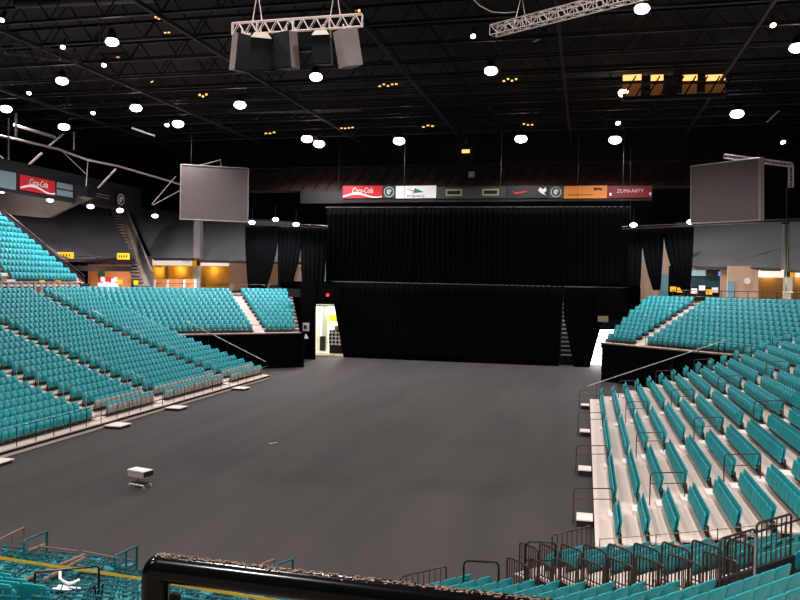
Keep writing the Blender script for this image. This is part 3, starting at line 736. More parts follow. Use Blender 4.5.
o,c,w,h=board(507,186,548,198,BLKB,'black board with a red shape and a pale figure')
MB().poly([c+Vector((x*w,0,z*h)) for x,z in ((-.38,.1),(-.28,-.18),(0,0.05),(.02,.1),(-.27,-.05))],(0,-.02,0)).build('red_shape',REDB,o)
MB().poly([c+Vector((x*w,0,z*h)) for x,z in ((.26,.1),(.3,.36),(.38,.2),(.44,.38),(.46,.1),(.4,-.1),(.46,-.3),(.34,-.12))],(0,-.02,0)).build('pale_figure',mat('pink_white',(235,210,215),.6),o)
o,c,w,h=board(549,186,563,198,GRNB,'green board with a round pale emblem, right of centre'); emblem(c,h*.4,o)
o,c,w,h=board(564,186,607,198,ORB,'orange board with a small black animal figure')
MB().poly([c+Vector((x*w,0,z*h)) for x,z in ((.18,.25),(.2,.33),(.34,.3),(.4,.22),(.36,.08),(.33,.16),(.24,.14),(.22,.06))],(0,-.02,0)).build('black_figure',BLKB,o)
MB().bb((c.x-.4*w,YB-.03,c.z-.26*h),(c.x+.18*w,YB-.005,c.z-.2*h)).build('caption_line',BLKB,o)
o,c,w,h=board(608,186,652,197.5,MARB,'dark red board with pale handwritten lettering')
text('ZUMANITY',h*.42,c+Vector((0,-.02,.05*h)),XR,ZR,mat('pale_pink',(225,190,190)),parent=o,shear=.2,width=w*.62)
for fx in (-.44,.46): MB().box(c+Vector((fx*w,-.03,-.2*h)),(.22,.04,.3)).build('tab',WHT,o)
# ring fascia
g=MB().bb((atY(300,190,YB).x,YB+.15,17.75),(atY(652,190,YB).x,YB+.5,19.25)); struct(g.build('trim_1',mat('ring_fascia',(11,10,11),.7)))
a=atY(251,186,YB); 
o=tag(MB().bb((atY(302,186,YB).x,YB+.05,17.7),(atY(342,186,YB).x,YB+.15,19)).build('blank_board',mat('dark_blank',(17,16,17),.6)),'blank dark grey board left of the red board','sign')
# soffit behind (ribbed rust brown)
struct(MB().poly([(-42,88.6,19.3),(14,88.6,19.3),(14,91.6,22.3),(-42,91.6,22.3)],(0,.3,-.2)).build('trim_2',CANOPY))
rb=empty('soffit_ribs',(-12,86,20),'row of slanting dark ribs on the brown soffit above the boards','ribs')
for i in range(34): 
    x=-40+1.6*i; MB().path([(x,88.55,19.35),(x+.9,91.5,22.3)],.09,4).build('rib',DARK,rb)
tag(MB().tube((-42,91.4,22.45),(14,91.4,22.45),.05,6).build('soffit_pipe',mat('dim_soffit_pipe',(60,54,50),.7,noise=.5,scale=1)),'thin pale pipe along the upper edge of the brown soffit','pipe')
o=empty('hanging_box_light',atY(466,152,80),'small lit equipment box hanging above the centre of the boards','light')
a=atY(466,155,80); MB().box(a,(1.3,.3,1.5)).build('housing',DARK,o); MB().box(a+Vector((0,-.2,.35)),(.8,.05,.35)).build('lit_panel',AMB,o); MB().tube(a+Vector((0,0,.7)),a+Vector((0,0,7)),.02,5).build('hanger_cable',STEEL,o)
tag(MB().box(atY(471.5,174.5,88.8),(.65,.2,.65)).build('white_wall_box',mat('dim_box',(190,175,175),.6)),'small pale square box on the brown soffit','box')

# left ring boards along X=-52
XB=-52.
def lboard(x0,y0a,y0b,x1,y1a,y1b,m,label,name='sponsor_board'):
    A=atX(x0,y0a,XB);B=atX(x0,y0b,XB);C_=atX(x1,y1b,XB);E_=atX(x1,y1a,XB)
    zt=(A.z+E_.z)/2; zb=(B.z+C_.z)/2; o=empty(name,(XB,(A.y+E_.y)/2,zb),label,'sign')
    MB().bb((XB,A.y,zb),(XB-.15,E_.y,zt)).build('board_face',m,o)
    return o,Vector((XB+.03,(A.y+E_.y)/2,(zt+zb)/2)),abs(E_.y-A.y),zt-zb
lboard(-30,164,182,16,173,190,GREYB,'grey-blue blank board at the left edge of the photo')
o,c,w,h=lboard(20,175,190,55,180.5,195,REDB,'red board with white script lettering on the left wall ring')
text('Coca-Cola',h*.62,c+Vector((.03,0,h*.1)),(0,1,0),ZR,WHT,parent=o,shear=.35,width=w*.52); swoosh(c+Vector((.02,0,0)),w,h,WHT,o,Vector((0,1,0)),Vector((1,0,0)))
o,c,w,h=lboard(57,182,195,73,185,197.5,GREYB,'small blank board split by a dark bar, right of the left red board')
MB().box(c,(.05,w,.12)).build('dark_bar',DARK,o)
lboard(74,184,197.5,88,186.5,200,mat('dark_blank',(17,16,17)),'plain dark board between the grey and black left boards')
o,c,w,h=lboard(90,187,202,115,193,204.5,BLKB,'black board with faint lettering lines on the left wall ring')
for dz in (.2,-.1): MB().box(c+Vector((0,0,dz)),(.04,w*.5,.06)).build('lettering_line',mat('dim_letters',(120,120,125)),o)
o,c,w,h=lboard(116,192,205,125.5,194,207,BLKB,'black board with a round pale emblem at the end of the left boards'); emblem(c,h*.4,o,Vector((1,0,0)),Vector((0,1,0)))
struct(MB().bb((XB-.16,28,16.2),(XB-.6,84,19.2)).build('trim_3',mat('ring_fascia',(11,10,11))))
struct(MB().bb((36.7,28,16.2),(37.1,84,19.2)).build('trim_4',mat('ring_fascia',(11,10,11))))
# concrete wall under ring
struct(MB().poly([atY(-60,170,71.5),atY(92,198,71.5),atY(78,203,71.5),atY(48,218,71.5),atY(5,214,71.5),atY(-60,214,71.5)],(0,.4,0)).build('wall_concrete',CONC))

# ------------------------------------------------------------------ tarped upper corner sections & grey tarps
def slab(pts,m,label,name='tarp_covered_section',th=(0,.5,-.3),cat='seating section',group='tarp-covered upper sections'):
    o=MB().poly(pts,th).build(name,m); return tag(o,label,cat,group)
slab([atY(3,212,80),atY(48,217,84),atY(97,259,76),atY(60,259,73)],mat('black_tarp',(52,49,54),.8,noise=.2,scale=.3),'black tarp-covered upper section beside the upper teal seats')
slab([atY(46,218,84),atY(76,204,88),atY(104,203,90),atY(133,258,80),atY(84,259,77)],TARP,'charcoal tarp-covered upper section left of the bare stairway')
for i in range(5):
    u=(i+1)/6; a=atY(46,218,84).lerp(atY(84,259,77),u)
slab([atY(126,205,93),atY(194,215,93),atY(194,258,84),atY(152,258,84)],GREYW,'grey tarp-covered section between the bare stairway and the grey pillar')
slab([atY(199,215,93),atY(300,222,93),atY(300,262,84),atY(199,260,84)],GREYW,'grey tarp-covered section right of the grey pillar')
slab([atY(676,222,93),atY(782,222,86),atY(782,268,78),atY(690,266,84)],GREYW,'grey tarp-covered section behind the right-hand screen')
slab([atY(790,222,86),atY(860,222,80),atY(860,272,72),atY(790,269,78)],GREYW,'grey tarp-covered section at the right edge of the photo')
a=atY(196,262,82); tag(MB().bb((atY(193.5,240,82).x,82,atY(196,258,82).z),(atY(200,240,82).x,82.7,atY(196,221,82).z)).build('grey_pillar',mat('grey_pillar',(96,95,95),.7)),'square grey pillar above the white sign on the left','pillar')
a=atY(787,262,76); tag(MB().bb((atY(783.5,240,76).x,76,atY(787,269,76).z),(atY(788.5,240,76).x,76.6,atY(787,224,76).z)).build('grey_pillar',mat('grey_pillar',(120,118,118))),'square grey pillar near the right edge of the photo','pillar')
# bare stairway
o=empty('bare_stairway',atY(140,285,78),'bare concrete stairway climbing between tarped sections on the left','stairs')
P=[atY(134,286,77),atY(152,286,77),atY(124,212,90),atY(110,206,90)]
MB().poly([P[0],P[1],P[2],P[3]],(0,.6,-.4)).build('stair_body',mat('stair_concrete',(128,116,104),.8,noise=.25,scale=.8),o)
for i in range(26):
    u=i/26; a=P[0].lerp(P[3],u); b=P[1].lerp(P[2],u); b=a.lerp(b,.6); MB().bb((a.x+.1,a.y-.3,a.z-.02),(b.x,b.y+.1,a.z+.14)).build('step',mat('stair_concrete',(128,116,104)),o)
MB().poly([P[1]+Vector((0,-.2,0)),P[1]+Vector((0,-.2,1.6)),P[2]+Vector((0,-.2,1.2)),P[2]+Vector((0,-.2,0))],(.25,0,0)).build('side_wall',mat('stair_side',(90,86,84),.8),o)

# ------------------------------------------------------------------ concourse left
struct(MB().poly([(-80,62.6,6.75),(-51.2,62.6,6.75),(-33.4,78.6,6.75),(-29,96,6.75),(-80,96,6.75)],(0,0,.15)).build('floor_concourse_left',mat('concourse_floor',(150,135,120),.6)))
struct(MB().poly([(-80,19,6.75),(-43.9,19,6.75),(-43.9,62.5,6.75),(-80,62.5,6.75)],(0,0,.15)).build('floor_concourse_side',mat('concourse_floor',(150,135,120))))
struct(MB().poly([(60,58,6.75),(30.2,58,6.75),(7.7,78.6,6.75),(4,96,6.75),(60,96,6.75)],(0,0,.15)).build('floor_concourse_right',mat('concourse_floor',(150,135,120))))
def wallq(px0,py0,px1,py1,Y,m,name,th=.3,st=True):
    a=atY(px0,py0,Y);b=atY(px1,py1,Y); o=MB().bb((a.x,Y,b.z),(b.x,Y+th,a.z)).build(name,m)
    return struct(o) if st else o
Yw=88.
wallq(136,256,150,290,Yw,BEIGE,'wall_concourse_a')
wallq(150,257,320,266.5,Yw,mat('sign_band_wall',(190,170,155),.7),'wall_concourse_b')
wallq(230,260,300,292,Yw+.1,BEIGE,'wall_concourse_c')
o=tag(wallq(152.5,257.5,194,265.5,Yw-.3,SIGNW,'shop_sign',.25,False),'long backlit white sign with small dark letters, left of the pillar','sign','backlit concourse signs')
a=atY(187,262,Yw-.3); tt=text('FOODS',.42,a+Vector((0,-.02,0)),XR,ZR,mat('dark_letters',(40,50,50)),parent=None,width=1.1); tt.parent=o
tag(wallq(200,257.8,228,266,Yw-.3,SIGNW,'shop_sign',.25,False),'backlit white sign right of the yellow and dark tabs','sign','backlit concourse signs')
tag(wallq(192,257.5,196,266,Yw-.5,YEL,'yellow_tab_sign',.15,False),'small yellow tab sign between the white concourse signs','sign')
tag(wallq(196.5,257.5,200,265,Yw-.5,MARB,'dark_tab_sign',.15,False),'small dark red tab sign beside the yellow tab','sign')
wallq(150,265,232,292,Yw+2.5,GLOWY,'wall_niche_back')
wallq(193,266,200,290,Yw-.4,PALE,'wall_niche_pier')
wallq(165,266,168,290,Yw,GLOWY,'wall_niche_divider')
for i,(x,y) in enumerate(((180,269),(213,269),(158,270))):
    p=atY(x,y,Yw+2.2); L=bpy.data.lights.new('niche_light','POINT'); L.energy=60; L.color=(1,.7,.3); L.shadow_soft_size=.2
    o=MB().disc(p+Vector((0,-.1,.2)),(0,0,-1),.16).build('niche_downlight',AMB); tag(o,['amber downlight in the middle lit niche','amber downlight in the right lit niche','amber downlight in the left lit niche'][i],'light')
    lo=bpy.data.objects.new('niche_bulb',L); COL.objects.link(lo); lo.location=p+Vector((0,-.4,-.1)); lo.parent=o
# items in concourse left
for i,(x0,x1) in enumerate(((143,152.5),(155.5,166),(168.5,182),(185,194))):
    a=atY(x0,279,82.6); b=atY(x1,288.5,82.6)
    tag(MB().bb((a.x,82.6,6.9),(b.x,82.68,a.z)).build('orange_panel',ORNG),['orange counter panel beside the bare stairway','second orange counter panel from the stairway','third orange counter panel from the stairway','orange counter panel below the pillar'][i],'counter panel','orange counter panels on the left concourse')
for i,x in enumerate((154,167,183.5,194.5)):
    a=atY(x,279.5,82.5); b=atY(x+2,288,82.5); tag(MB().bb((a.x,82.4,6.9),(b.x,82.5,a.z)).build('counter_post',WHT),['white post after the first orange panel','white post after the second orange panel','white post after the third orange panel','white post after the last orange panel'][i],'post','white posts between orange panels')
tag(MB().bb((atY(88,264,79).x,79,6.9),(atY(131,264,79).x,79.2,atY(100,264.5,79).z)).build('wood_booth_wall',ORNG),'orange wooden booth wall on the left concourse','booth')
tag(MB().bb((atY(84,259,78.5).x,78.4,atY(84,264,78.5).z),(atY(133,259,78.5).x,79,atY(84,259,78.5).z)).build('dark_canopy',UNDER),'dark canopy strip over the orange booth','canopy')
o=tag(MB().bb((atY(98,265,78.8).x,78.85,6.9),(atY(104,265,78.8).x,78.95,atY(98,267,78.8).z)).build('green_door',mat('green_door',(60,90,60),.6)),'green door in the orange booth wall','door')
for (x0,y0,x1,y1,lab) in ((57.5,252,73,258.5,'yellow sign hanging under the tarped seats on the far left'),(117,253,129,259.5,'yellow sign hanging beside the bare stairway')):
    a=atY(x0,y0,74.);b=atY(x1,y1,74.); o=empty('hanging_sign',((a.x+b.x)/2,74,b.z),lab,'sign'); MB().bb((a.x,74,b.z),(b.x,74.12,a.z)).build('sign_face',YEL,o)
    for k in range(4): MB().box(((a.x*(4-k)+b.x*(k+1))/5,73.98,(a.z+b.z)/2),(.12,.03,(a.z-b.z)*.4)).build('letter_bar',BLKB,o)
    for k in (.1,.9): MB().tube((a.x*k+b.x*(1-k),74.05,a.z),(a.x*k+b.x*(1-k),74.05,a.z+1.2),.02,5).build('hanger',STEEL,o)
# gallery rail above booth
a=atY(62,257,75);b=atY(131,259,75)
post_rail('gallery_rail',[(a.x,75,a.z-.9),(b.x,75,a.z-.9)],1.0,.04,BLKM,'dark gallery rail below the tarped sections on the left',step=2)
tag(MB().bb((a.x,75,a.z-1.5),(b.x,75.3,a.z-.9)).build('gallery_ledge',UNDER),'dark ledge under the gallery rail on the left','ledge')
# kiosk goods and small objects
def kiosk(x,y,Y,lab,cols):
    p=atY(x,y,Y); o=empty('display_stand',(p.x,Y,6.9),lab,'display stand'); MB().box((p.x,Y,7.4),(1.2,.5,1.0)).build('counter',WHT,o)
    for i,cm in enumerate(cols): MB().box((p.x-.45+.3*i,Y-.05,8.1+.15*(i%2)),(.24,.3,.5)).build('goods',cm,o)
kiosk(104,282,73.5,'white stand stacked with red and white goods before the booth',(REDB,WHT,WHT,REDB)); kiosk(77,270,74,'white stand with mixed goods left of the booth',(WHT,GRNB,WHT,REDB)); kiosk(112,283,74.5,'white stand with red goods right of the first one',(WHT,REDB,WHT,WHT))
for i,(x,y,Y) in enumerate(((42,282.5,63.5),(58,282.5,63.7),(120,282,72),(136,282.5,74))):
    p=atY(x,y,Y); o=empty('yellow_placard',(p.x,Y,6.9),['yellow placard on the left concourse rail, leftmost','yellow placard on the left concourse rail, second from left','yellow placard near the booth counters','yellow placard at the foot of the bare stairway'][i],'sign'); MB().box(p,(.5,.06,.45)).build('placard',YEL,o); MB().tube((p.x,Y+.05,6.9),(p.x,Y+.05,p.z-.2),.03,6).build('stake',BLKM,o)
# rows of stacked white chairs/rails behind the left bleachers
post_rail('concourse_rail',[(-44.6,34,6.9),(-44.6,62,6.9)],1.05,.03,BLKM,'dark rail along the concourse above the left-hand bleachers',step=1.5,mid=.5)
struct(MB().bb((-48.9,28,6.9),(-49.4,69.5,7.8)).build('wall_parapet',DARK))
o=empty('turnstile_row',(-47,56,6.9),'row of pale metal stanchions behind the left-hand bleachers','stanchions')
for i in range(24): MB().bb((-46.4,45+.8*i,6.9),(-46.1,45.3+.8*i,7.9)).build('stanchion',mat('grey_stanchion',(160,158,158),.5),o)
MB().bb((-46.35,45,7.6),(-46.15,64,7.75)).build('link_bar',WHT,o)

# ------------------------------------------------------------------ concourse right
Yr=84.
wallq(640,262,668,300,Yr+.5,BEIGE,'wall_concourse_d'); 
wallq(728,266,758,302,Yr-4,BEIGE,'wall_concourse_e'); wallq(690,266,728,270,Yr,BEIGE,'wall_concourse_f'); wallq(721,266,729,300,Yr-1,BEIGE,'wall_concourse_g')
wallq(690,270,706,276,Yr,mat('pale_blue_sign',(150,190,195),.6,emit=.3),'window_1'); tag(wallq(706,270.5,727,277,Yr-.2,TARP,'menu_display',.2,False),'dark grey menu display with small lit screen on the right concourse','display')
tag(wallq(718.5,271.5,725,276,Yr-.35,mat('blue_screen_glow',(110,130,220),.5,emit=1.2),'lit_screen',.1,False),'small glowing blue screen on the dark menu display','screen')
wallq(688,277,722,288,Yr+.4,mat('dark_teal_wall',(40,80,95),.7),'wall_kiosk'); 
tag(wallq(688,287,722,300,Yr-.6,DARK,'concession_counter',.6,False),'dark concession counter on the right concourse','counter')
for i,(x,y,cm) in enumerate(((673,289,YEL),(680,290,YEL),(694,291,WHT),(702,288,WHT),(709,292,YEL),(715,290,WHT))):
    p=atY(x,y,Yr-1.2); tag(MB().box(p,(.55,.3,.5)).build('counter_item',cm),'small %s item on the right concession counter, %s from the left'%('yellow' if cm is YEL else 'white',ORD[i]),'box','items on the right concession counter')
wallq(728,281,734,300,Yr-4.2,BLUEP,'door_1'); wallq(661,274,668,300,Yr+.2,BLUEP,'door_2'); wallq(756,269,830,302,Yr-1,mat('tan_niche_wall',(150,110,60),.8),'wall_niche_right')
tag(wallq(759,269.5,784,277.5,Yr-4.3,SIGNW,'shop_sign',.25,False),'backlit white sign over the tan niche on the right','sign'); tag(wallq(784.5,271,790,277,Yr-4.4,DARK,'dark_tab_sign',.2,False),'small dark tab sign beside the right white sign','sign')
tag(wallq(790,271,795,277,Yr-4.4,YEL,'yellow_tab_sign',.2,False),'small yellow tab sign at the right edge','sign'); o=tag(wallq(795,270.5,830,277.5,Yr-4.3,SIGNW,'shop_sign',.25,False),'backlit white sign cut off by the right edge','sign')
wallq(784,277,792,304,Yr-4.5,PALE,'wall_pier_right'); wallq(755,269,758,304,Yr-4.1,BEIGE,'wall_pier_right_b')
tag(MB().disc(atY(747,281,Yr-4.1),(0,-1,0),.3,16,.12).build('round_wall_fitting',WHT),'small white fitting on the pinkish wall at right','fitting')
for x in (768,800):
    p=atY(x,283,Yr-1.6); L=bpy.data.lights.new('niche_light','POINT'); L.energy=70; L.color=(1,.75,.4)
    o=MB().disc(p+Vector((0,0,1.2)),(0,0,-1),.16).build('niche_downlight',AMB); tag(o,'amber downlight in the tan niche, %s one'%('left' if x<790 else 'right'),'light'); lo=bpy.data.objects.new('niche_bulb',L); COL.objects.link(lo); lo.location=p+Vector((0,0,.9)); lo.parent=o
a=atY(690,294,74);b=atY(800,297,66)
post_rail('concourse_rail',[(8.2,79.5,6.9),(18.8,69.5,6.9)],1.25,.035,RAILM,'brown concourse rail behind the far right corner seats',step=1.25,mid=.55)
post_rail('concourse_rail',[(-31.5,81.,6.9),(-42.6,71.5,6.9)],1.05,.03,BLKM,'dark concourse rail behind the far left corner seats',step=1.5,mid=.5)
# beige strips behind leg drapes
wallq(266,232,330,262,Yw+.6,mat('pale_grey_wall',(165,165,165),.8),'wall_behind_drapes_left'); wallq(268,262,330,290,Yw+.5,BLUEP,'wall_kiosk_left')
wallq(638,236,664,262,Yr+.7,mat('pale_grey_wall',(165,165,165)),'wall_behind_drapes_right'); wallq(662,236,688,266,Yr+.9,BEIGE,'wall_behind_drapes_far')
tag(MB().box(atY(276,288,81.5),(1.3,.6,.9)).build('drum_case',DARK),'black equipment case at the foot of the leftmost leg drape','case')
tag(MB().box(atY(294.5,293,76.),(1.2,.6,.8)).build('camera_case',DARK),'black case on the top rows of the far left corner seats','case')

# ------------------------------------------------------------------ projection screens
def screen(c4,d4,label,side):
    P=[atY(x,y,d) for (x,y),d in zip(c4,d4)]   # tl,tr,br,bl
    o=empty('projection_screen',(P[2]+P[3])/2,label,'screen')
    nrm=(P[1]-P[0]).cross(P[0]-P[3]).normalized()
    if nrm.y<0: nrm=-nrm
    MB().poly(P,nrm*.06).build('screen_cloth',SCRN,o)
    g=MB()
    for i in range(4): 
        MB().tube(P[i]-nrm*.02,P[(i+1)%4]-nrm*.02,.05,6).build('frame_edge',mat('dim_frame',(150,145,140),.4),o)
    return P,nrm,o
P,nrm,o=screen([(181,164.5),(248.5,168.5),(248,222),(180,219)],[74,76,76,74],'large blank grey projection screen hanging at upper left','l')
g=MB(); a=atY(205,163,76); b=atY(218,160,76)
MB().path([P[0].lerp(P[1],.25)+Vector((0,.5,.1)),P[0].lerp(P[1],.55)+Vector((0,.5,.8)),P[0].lerp(P[1],.56)+Vector((0,.5,.1))],.04,6).build('hanging_bracket',GALV,o)
for u in (.15,.85): MB().tube(P[0].lerp(P[1],u),P[0].lerp(P[1],u)+Vector((0,0,8)),.015,5).build('hanger_cable',STEEL,o)
P,nrm,o=screen([(691,166.5),(761,157.5),(761,220),(691,223.5)],[76,70,70,76],'large blank grey projection screen with lattice edge at upper right','r')
def flat_truss(p,q,h,m,par,n,r=.028):
    U=Vector((0,0,h/2)); d=(q-p)
    for sg in (-1,1): MB().tube(p+U*sg,q+U*sg,r,6).build('chord',m,par)
    for i in range(n):
        a=p+d*(i/n)+U*(1 if i%2 else -1); b=p+d*((i+1)/n)-U*(1 if i%2 else -1); MB().tube(a,b,r*.6,5).build('diagonal',m,par)
    for u in (0,.195,.475,.755,1): MB().tube(p+d*u+U,p+d*u-U,r*.8,5).build('upright',m,par)
def lattice(p,q,s,name,m,par,upv=Vector((0,0,1)),r=.02,nbay=None):
    d=(q-p); L=d.length; d.normalize(); sd=d.cross(upv).normalized(); u=sd.cross(d).normalized(); C4=[p+sd*(s/2*i)+u*(s/2*j) for i,j in ((-1,-1),(1,-1),(1,1),(-1,1))]
    for c in C4: MB().tube(c,c+d*L,r,6).build('chord',m,par)
    n=nbay or max(2,int(L/s)); g=MB()
    for i in range(n):
        for f in range(4):
            a=C4[f]+d*(L*i/n); b=C4[(f+1)%4]+d*(L*(i+1)/n)
            if (i+f)%2: a=C4[(f+1)%4]+d*(L*i/n); b=C4[f]+d*(L*(i+1)/n)
            g.tube(a,b,r*.6,5)
        for f in range(4): g.tube(C4[f]+d*(L*i/n),C4[(f+1)%4]+d*(L*i/n),r*.6,5)
    for f in range(4): g.tube(C4[f]+d*L,C4[(f+1)%4]+d*L,r*.6,5)
    g.build('lacing',m,par)
DG=mat('dull_galvanised',(175,165,160),.45,metal=.3)
lattice(P[1]+Vector((0,-.1,0)),P[2]+Vector((0,-.1,0)),.32,'x',DG,o,Vector((0,1,0)),.022)
lattice(atY(724,156,74),atY(792,165,74),.35,'x',DG,o,r=.022)
lattice(atY(791,165,74),atY(791,187,74),.35,'x',DG,o,Vector((0,1,0)),r=.022)
tag(MB().tube(atY(787,187,74),atY(786,292,74),.05,6).build('hanging_pole',STEEL),'thin dark vertical pole hanging near the right edge','pole')
tag(MB().tube(atY(630.5,150,80),atY(630.5,228,80),.03,5).build('hanging_rope',STEEL),'thin rope hanging right of the stage curtain','rope')

# ------------------------------------------------------------------ speaker cluster
a=atD(232,29,27.5); b=atD(362,20,26.5)
o=empty('speaker_truss',(a+b)/2,'short silver lattice truss carrying five speakers at top centre','truss')
PT=mat('silver_pink_tube',(225,205,200),.4,metal=.2)
flat_truss(a,b,.42,PT,o,20); flat_truss(a+Vector((0,.12,0)),b+Vector((0,.12,0)),.42,PT,o,20,.02)
for u in (.2,.8):
    p=a.lerp(b,u)
    MB().path([p+Vector((-.18,0,.2)),p+Vector((0,0,1.3)),p+Vector((.18,0,.2))],.02,6).build('bridle',PT,o); MB().tube(p+Vector((0,0,1.3)),p+Vector((0,0,9)),.02,5).build('hanger_cable',PT,o)
def speaker(x,y,w,h,dp,rz,tilt,dist,lab,cap=False):
    c=atD(x,y,dist); o=empty('loudspeaker',c,lab,'loudspeaker','loudspeakers under the silver truss'); o.rotation_euler=(tilt,0,rz)
    def bl(g,n,m):
        me=g.mesh(n,m); q=bpy.data.objects.new(n,me); COL.objects.link(q); q.parent=o; return q
    # trapezoid cabinet, front at -y
    f=w/2; k=w*.33
    V=[(-f,-dp/2,-h/2),(f,-dp/2,-h/2),(k,dp/2,-h/2),(-k,dp/2,-h/2),(-f,-dp/2,h/2),(f,-dp/2,h/2),(k,dp/2,h/2),(-k,dp/2,h/2)]
    g=MB().add(V,[(0,3,2,1),(1,2,6,5),(2,3,7,6),(3,0,4,7)],0); g.add(V,[(4,5,6,7)],1); g.add(V,[(0,1,5,4)],2)
    cab=bl(g,'cabinet',[CABG,CABT,CABB]); gr=bl(MB().box((0,-dp/2-.012,0),(w*.94,.02,h*.94)),'grille',CABB); gr.parent=cab
    if cap: bl(MB().add([(-f*.62,-dp/2-.02,h/2),(f*.62,-dp/2-.02,h/2),(f,-dp/2-.07,h*.36),(-f,-dp/2-.07,h*.36),(-f,-dp/2,h*.355),(f,-dp/2,h*.355)],[(3,2,1,0),(4,5,2,3)]),'sloping_cap',CABT)
    bl(MB().tube((0,0,h/2),(0,0,h/2+.22),.03,6),'rigging_bracket',PT)
speaker(240,53,.62,1.25,.6,R(55),R(10),27.5,'loudspeaker turned away, leftmost under the silver truss')
speaker(260,52,.70,1.25,.65,R(28),R(14),26.8,'tilted loudspeaker, second from left under the silver truss',True)
speaker(288,51,.68,1.2,.6,R(-18),R(8),26.6,'black-fronted loudspeaker, third under the silver truss')
speaker(324,48,.62,1.1,.6,R(2),R(12),26.4,'loudspeaker with pale sloping top, fourth under the silver truss',True)
speaker(347,49,.72,1.2,.6,R(140),R(-12),26.2,'grey-sided loudspeaker, rightmost under the silver truss')
a=atD(493,31,30); b=atD(700,-22,24)
o=empty('lighting_truss',a,'long silver lattice truss slanting out of the top of the photo','truss')
lattice(a,b,.38,'x',PT,o,r=.022)
p=atD(521,24,29.5); MB().path([p+Vector((-.25,0,0)),p+Vector((0,0,1.1)),p+Vector((.2,0,0))],.025,6).build('bridle',PT,o); MB().box(p+Vector((-.05,0,1.25)),(.35,.15,.12)).build('motor',PT,o)
MB().tube(p+Vector((0,0,1.2)),p+Vector((0,0,7)),.02,5).build('hanger_cable',STEEL,o)
pts=[atD(472,-2,30),atD(480,6,30),atD(492,12,30),atD(506,13,30),atD(515,12,30)]
tag(MB().path(pts,.02,5).build('slack_cable',PT),'slack pale cable looping towards the slanting truss','cable')

# ------------------------------------------------------------------ roof structure
for i,Y in enumerate([26+4.6*n for n in range(14)]):
    o=empty('roof_truss',(-12,Y,25),'dark steel roof truss spanning the hall, %s from the viewer'%ORD[i],'truss','roof trusses')
    z=25.2
    MB().bb((-75,Y-.12,z-.12),(55,Y+.12,z+.02)).build('bottom_chord',STEEL,o); MB().bb((-75,Y-.1,27.9),(55,Y+.1,28.1)).build('top_chord',STEEL,o)
    g=MB(); n=32
    for k in range(n):
        x0=-75+130*k/n; x1=-75+130*(k+1)/n; xm=(x0+x1)/2
        g.tube((x0,Y,z),(xm,Y,28),.05,4); g.tube((xm,Y,28),(x1,Y,z),.05,4)
    g.build('web_bracing',STEEL,o)
    MB().bb((-75,Y+2.0,25.9),(55,Y+2.14,26.0)).build('conduit',STEEL,o)
for i,x in enumerate([-62,-50,-38,-26,-14,-2,10,22,34]):
    tag(MB().bb((x-.1,20,24.6),(x+.1,90,24.85)).build('roof_girder',STEEL),'dark longitudinal roof beam, %s from the left wall'%ORD[i],'beam','longitudinal roof beams')
rnd=random.Random(5)
for i in range(10):
    x=rnd.uniform(-55,30); Y=rnd.uniform(35,80)
    tag(MB().tube((x,Y,26.6),(x+rnd.uniform(4,10),Y+rnd.uniform(-1,1),26.6),.35,12).build('roof_duct',mat('grey_duct',(70,68,70),.5,metal=.2)),'dark round duct hanging among the roof steel','duct','roof ducts')
# lamps
lamps=[(112,42,0),(62,81,1),(316,77,0),(240,105,0),(136,108,0),(6,109,0),(64,127,2),(178,124,0),(307,139,1),(319,144,0),(399,141,0),(491,71,1),(521,139,1),(625,93,1),(642,9,0),(615,140,1),(737,114,2),(797,48,1)]
pos='upper left,far upper left,centre left,left of centre,left,left edge,far left,left,middle left,middle left,middle,middle,middle right,right of centre,top right,right,far right,right edge'.split(',')
names=['round ceiling lamp left of the small hanging truss','pinkish round ceiling lamp at upper left','bright round ceiling lamp just below the speaker cluster','round ceiling lamp left of and below the speakers','round ceiling lamp above the left screen bracket, at left','round ceiling lamp at the left edge above the silver truss','violet ceiling lamp above the left lattice','round ceiling lamp directly above the left screen','warm ceiling lamp, left one of a close pair','white ceiling lamp, right one of a close pair','round ceiling lamp right of the close pair','pinkish ceiling lamp below the slanting truss','warm ceiling lamp above the centre boards','warm ceiling lamp beside the lit catwalk windows','large bright ceiling lamp at top right','pinkish ceiling lamp above the red-brown board','violet ceiling lamp above the right screen','warm ceiling lamp at the right edge']
def dome(p,r,m,o,f=.62):
    V=[];Fc=[];n=16;K=8
    for j in range(K+1):
        a=math.pi*(j/K)-math.pi/2
        for i in range(n): V.append(Vector(p)+Vector((r*math.cos(a)*math.cos(2*math.pi*i/n),r*math.cos(a)*math.sin(2*math.pi*i/n),-r*f*math.sin(a))))
    for j in range(K):
        for i in range(n): Fc.append((j*n+i,j*n+(i+1)%n,(j+1)*n+(i+1)%n,(j+1)*n+i))
    MB().add(V,Fc).build('lens',m,o,'a')
def lampthing(p,r,m,label,group,energy,spread=150,name='ceiling_lamp',col=(1,.94,.95)):
    o=empty(name,p,label,'lamp',group)
    rr=r*.9 if name=='ceiling_lamp' else r*.5
    MB().tube(p+Vector((0,0,r*.45)),p+Vector((0,0,.85 if name=='ceiling_lamp' else .35)),rr,16,r2=rr*.4).build('reflector',STEEL,o)
    MB().tube(p+Vector((0,0,.3)),p+Vector((0,0,1.5)),.02,5).build('stem',STEEL,o)
    dome(p,r,m,o)
    L=bpy.data.lights.new('bulb','SPOT'); L.energy=energy; L.spot_size=R(spread); L.spot_blend=.6; L.shadow_soft_size=r; L.color=col
    lo=bpy.data.objects.new('bulb',L); COL.objects.link(lo); lo.location=p-Vector((0,0,r*.95+.1)); lo.parent=o; lo.matrix_parent_inverse=WM(o).inverted()
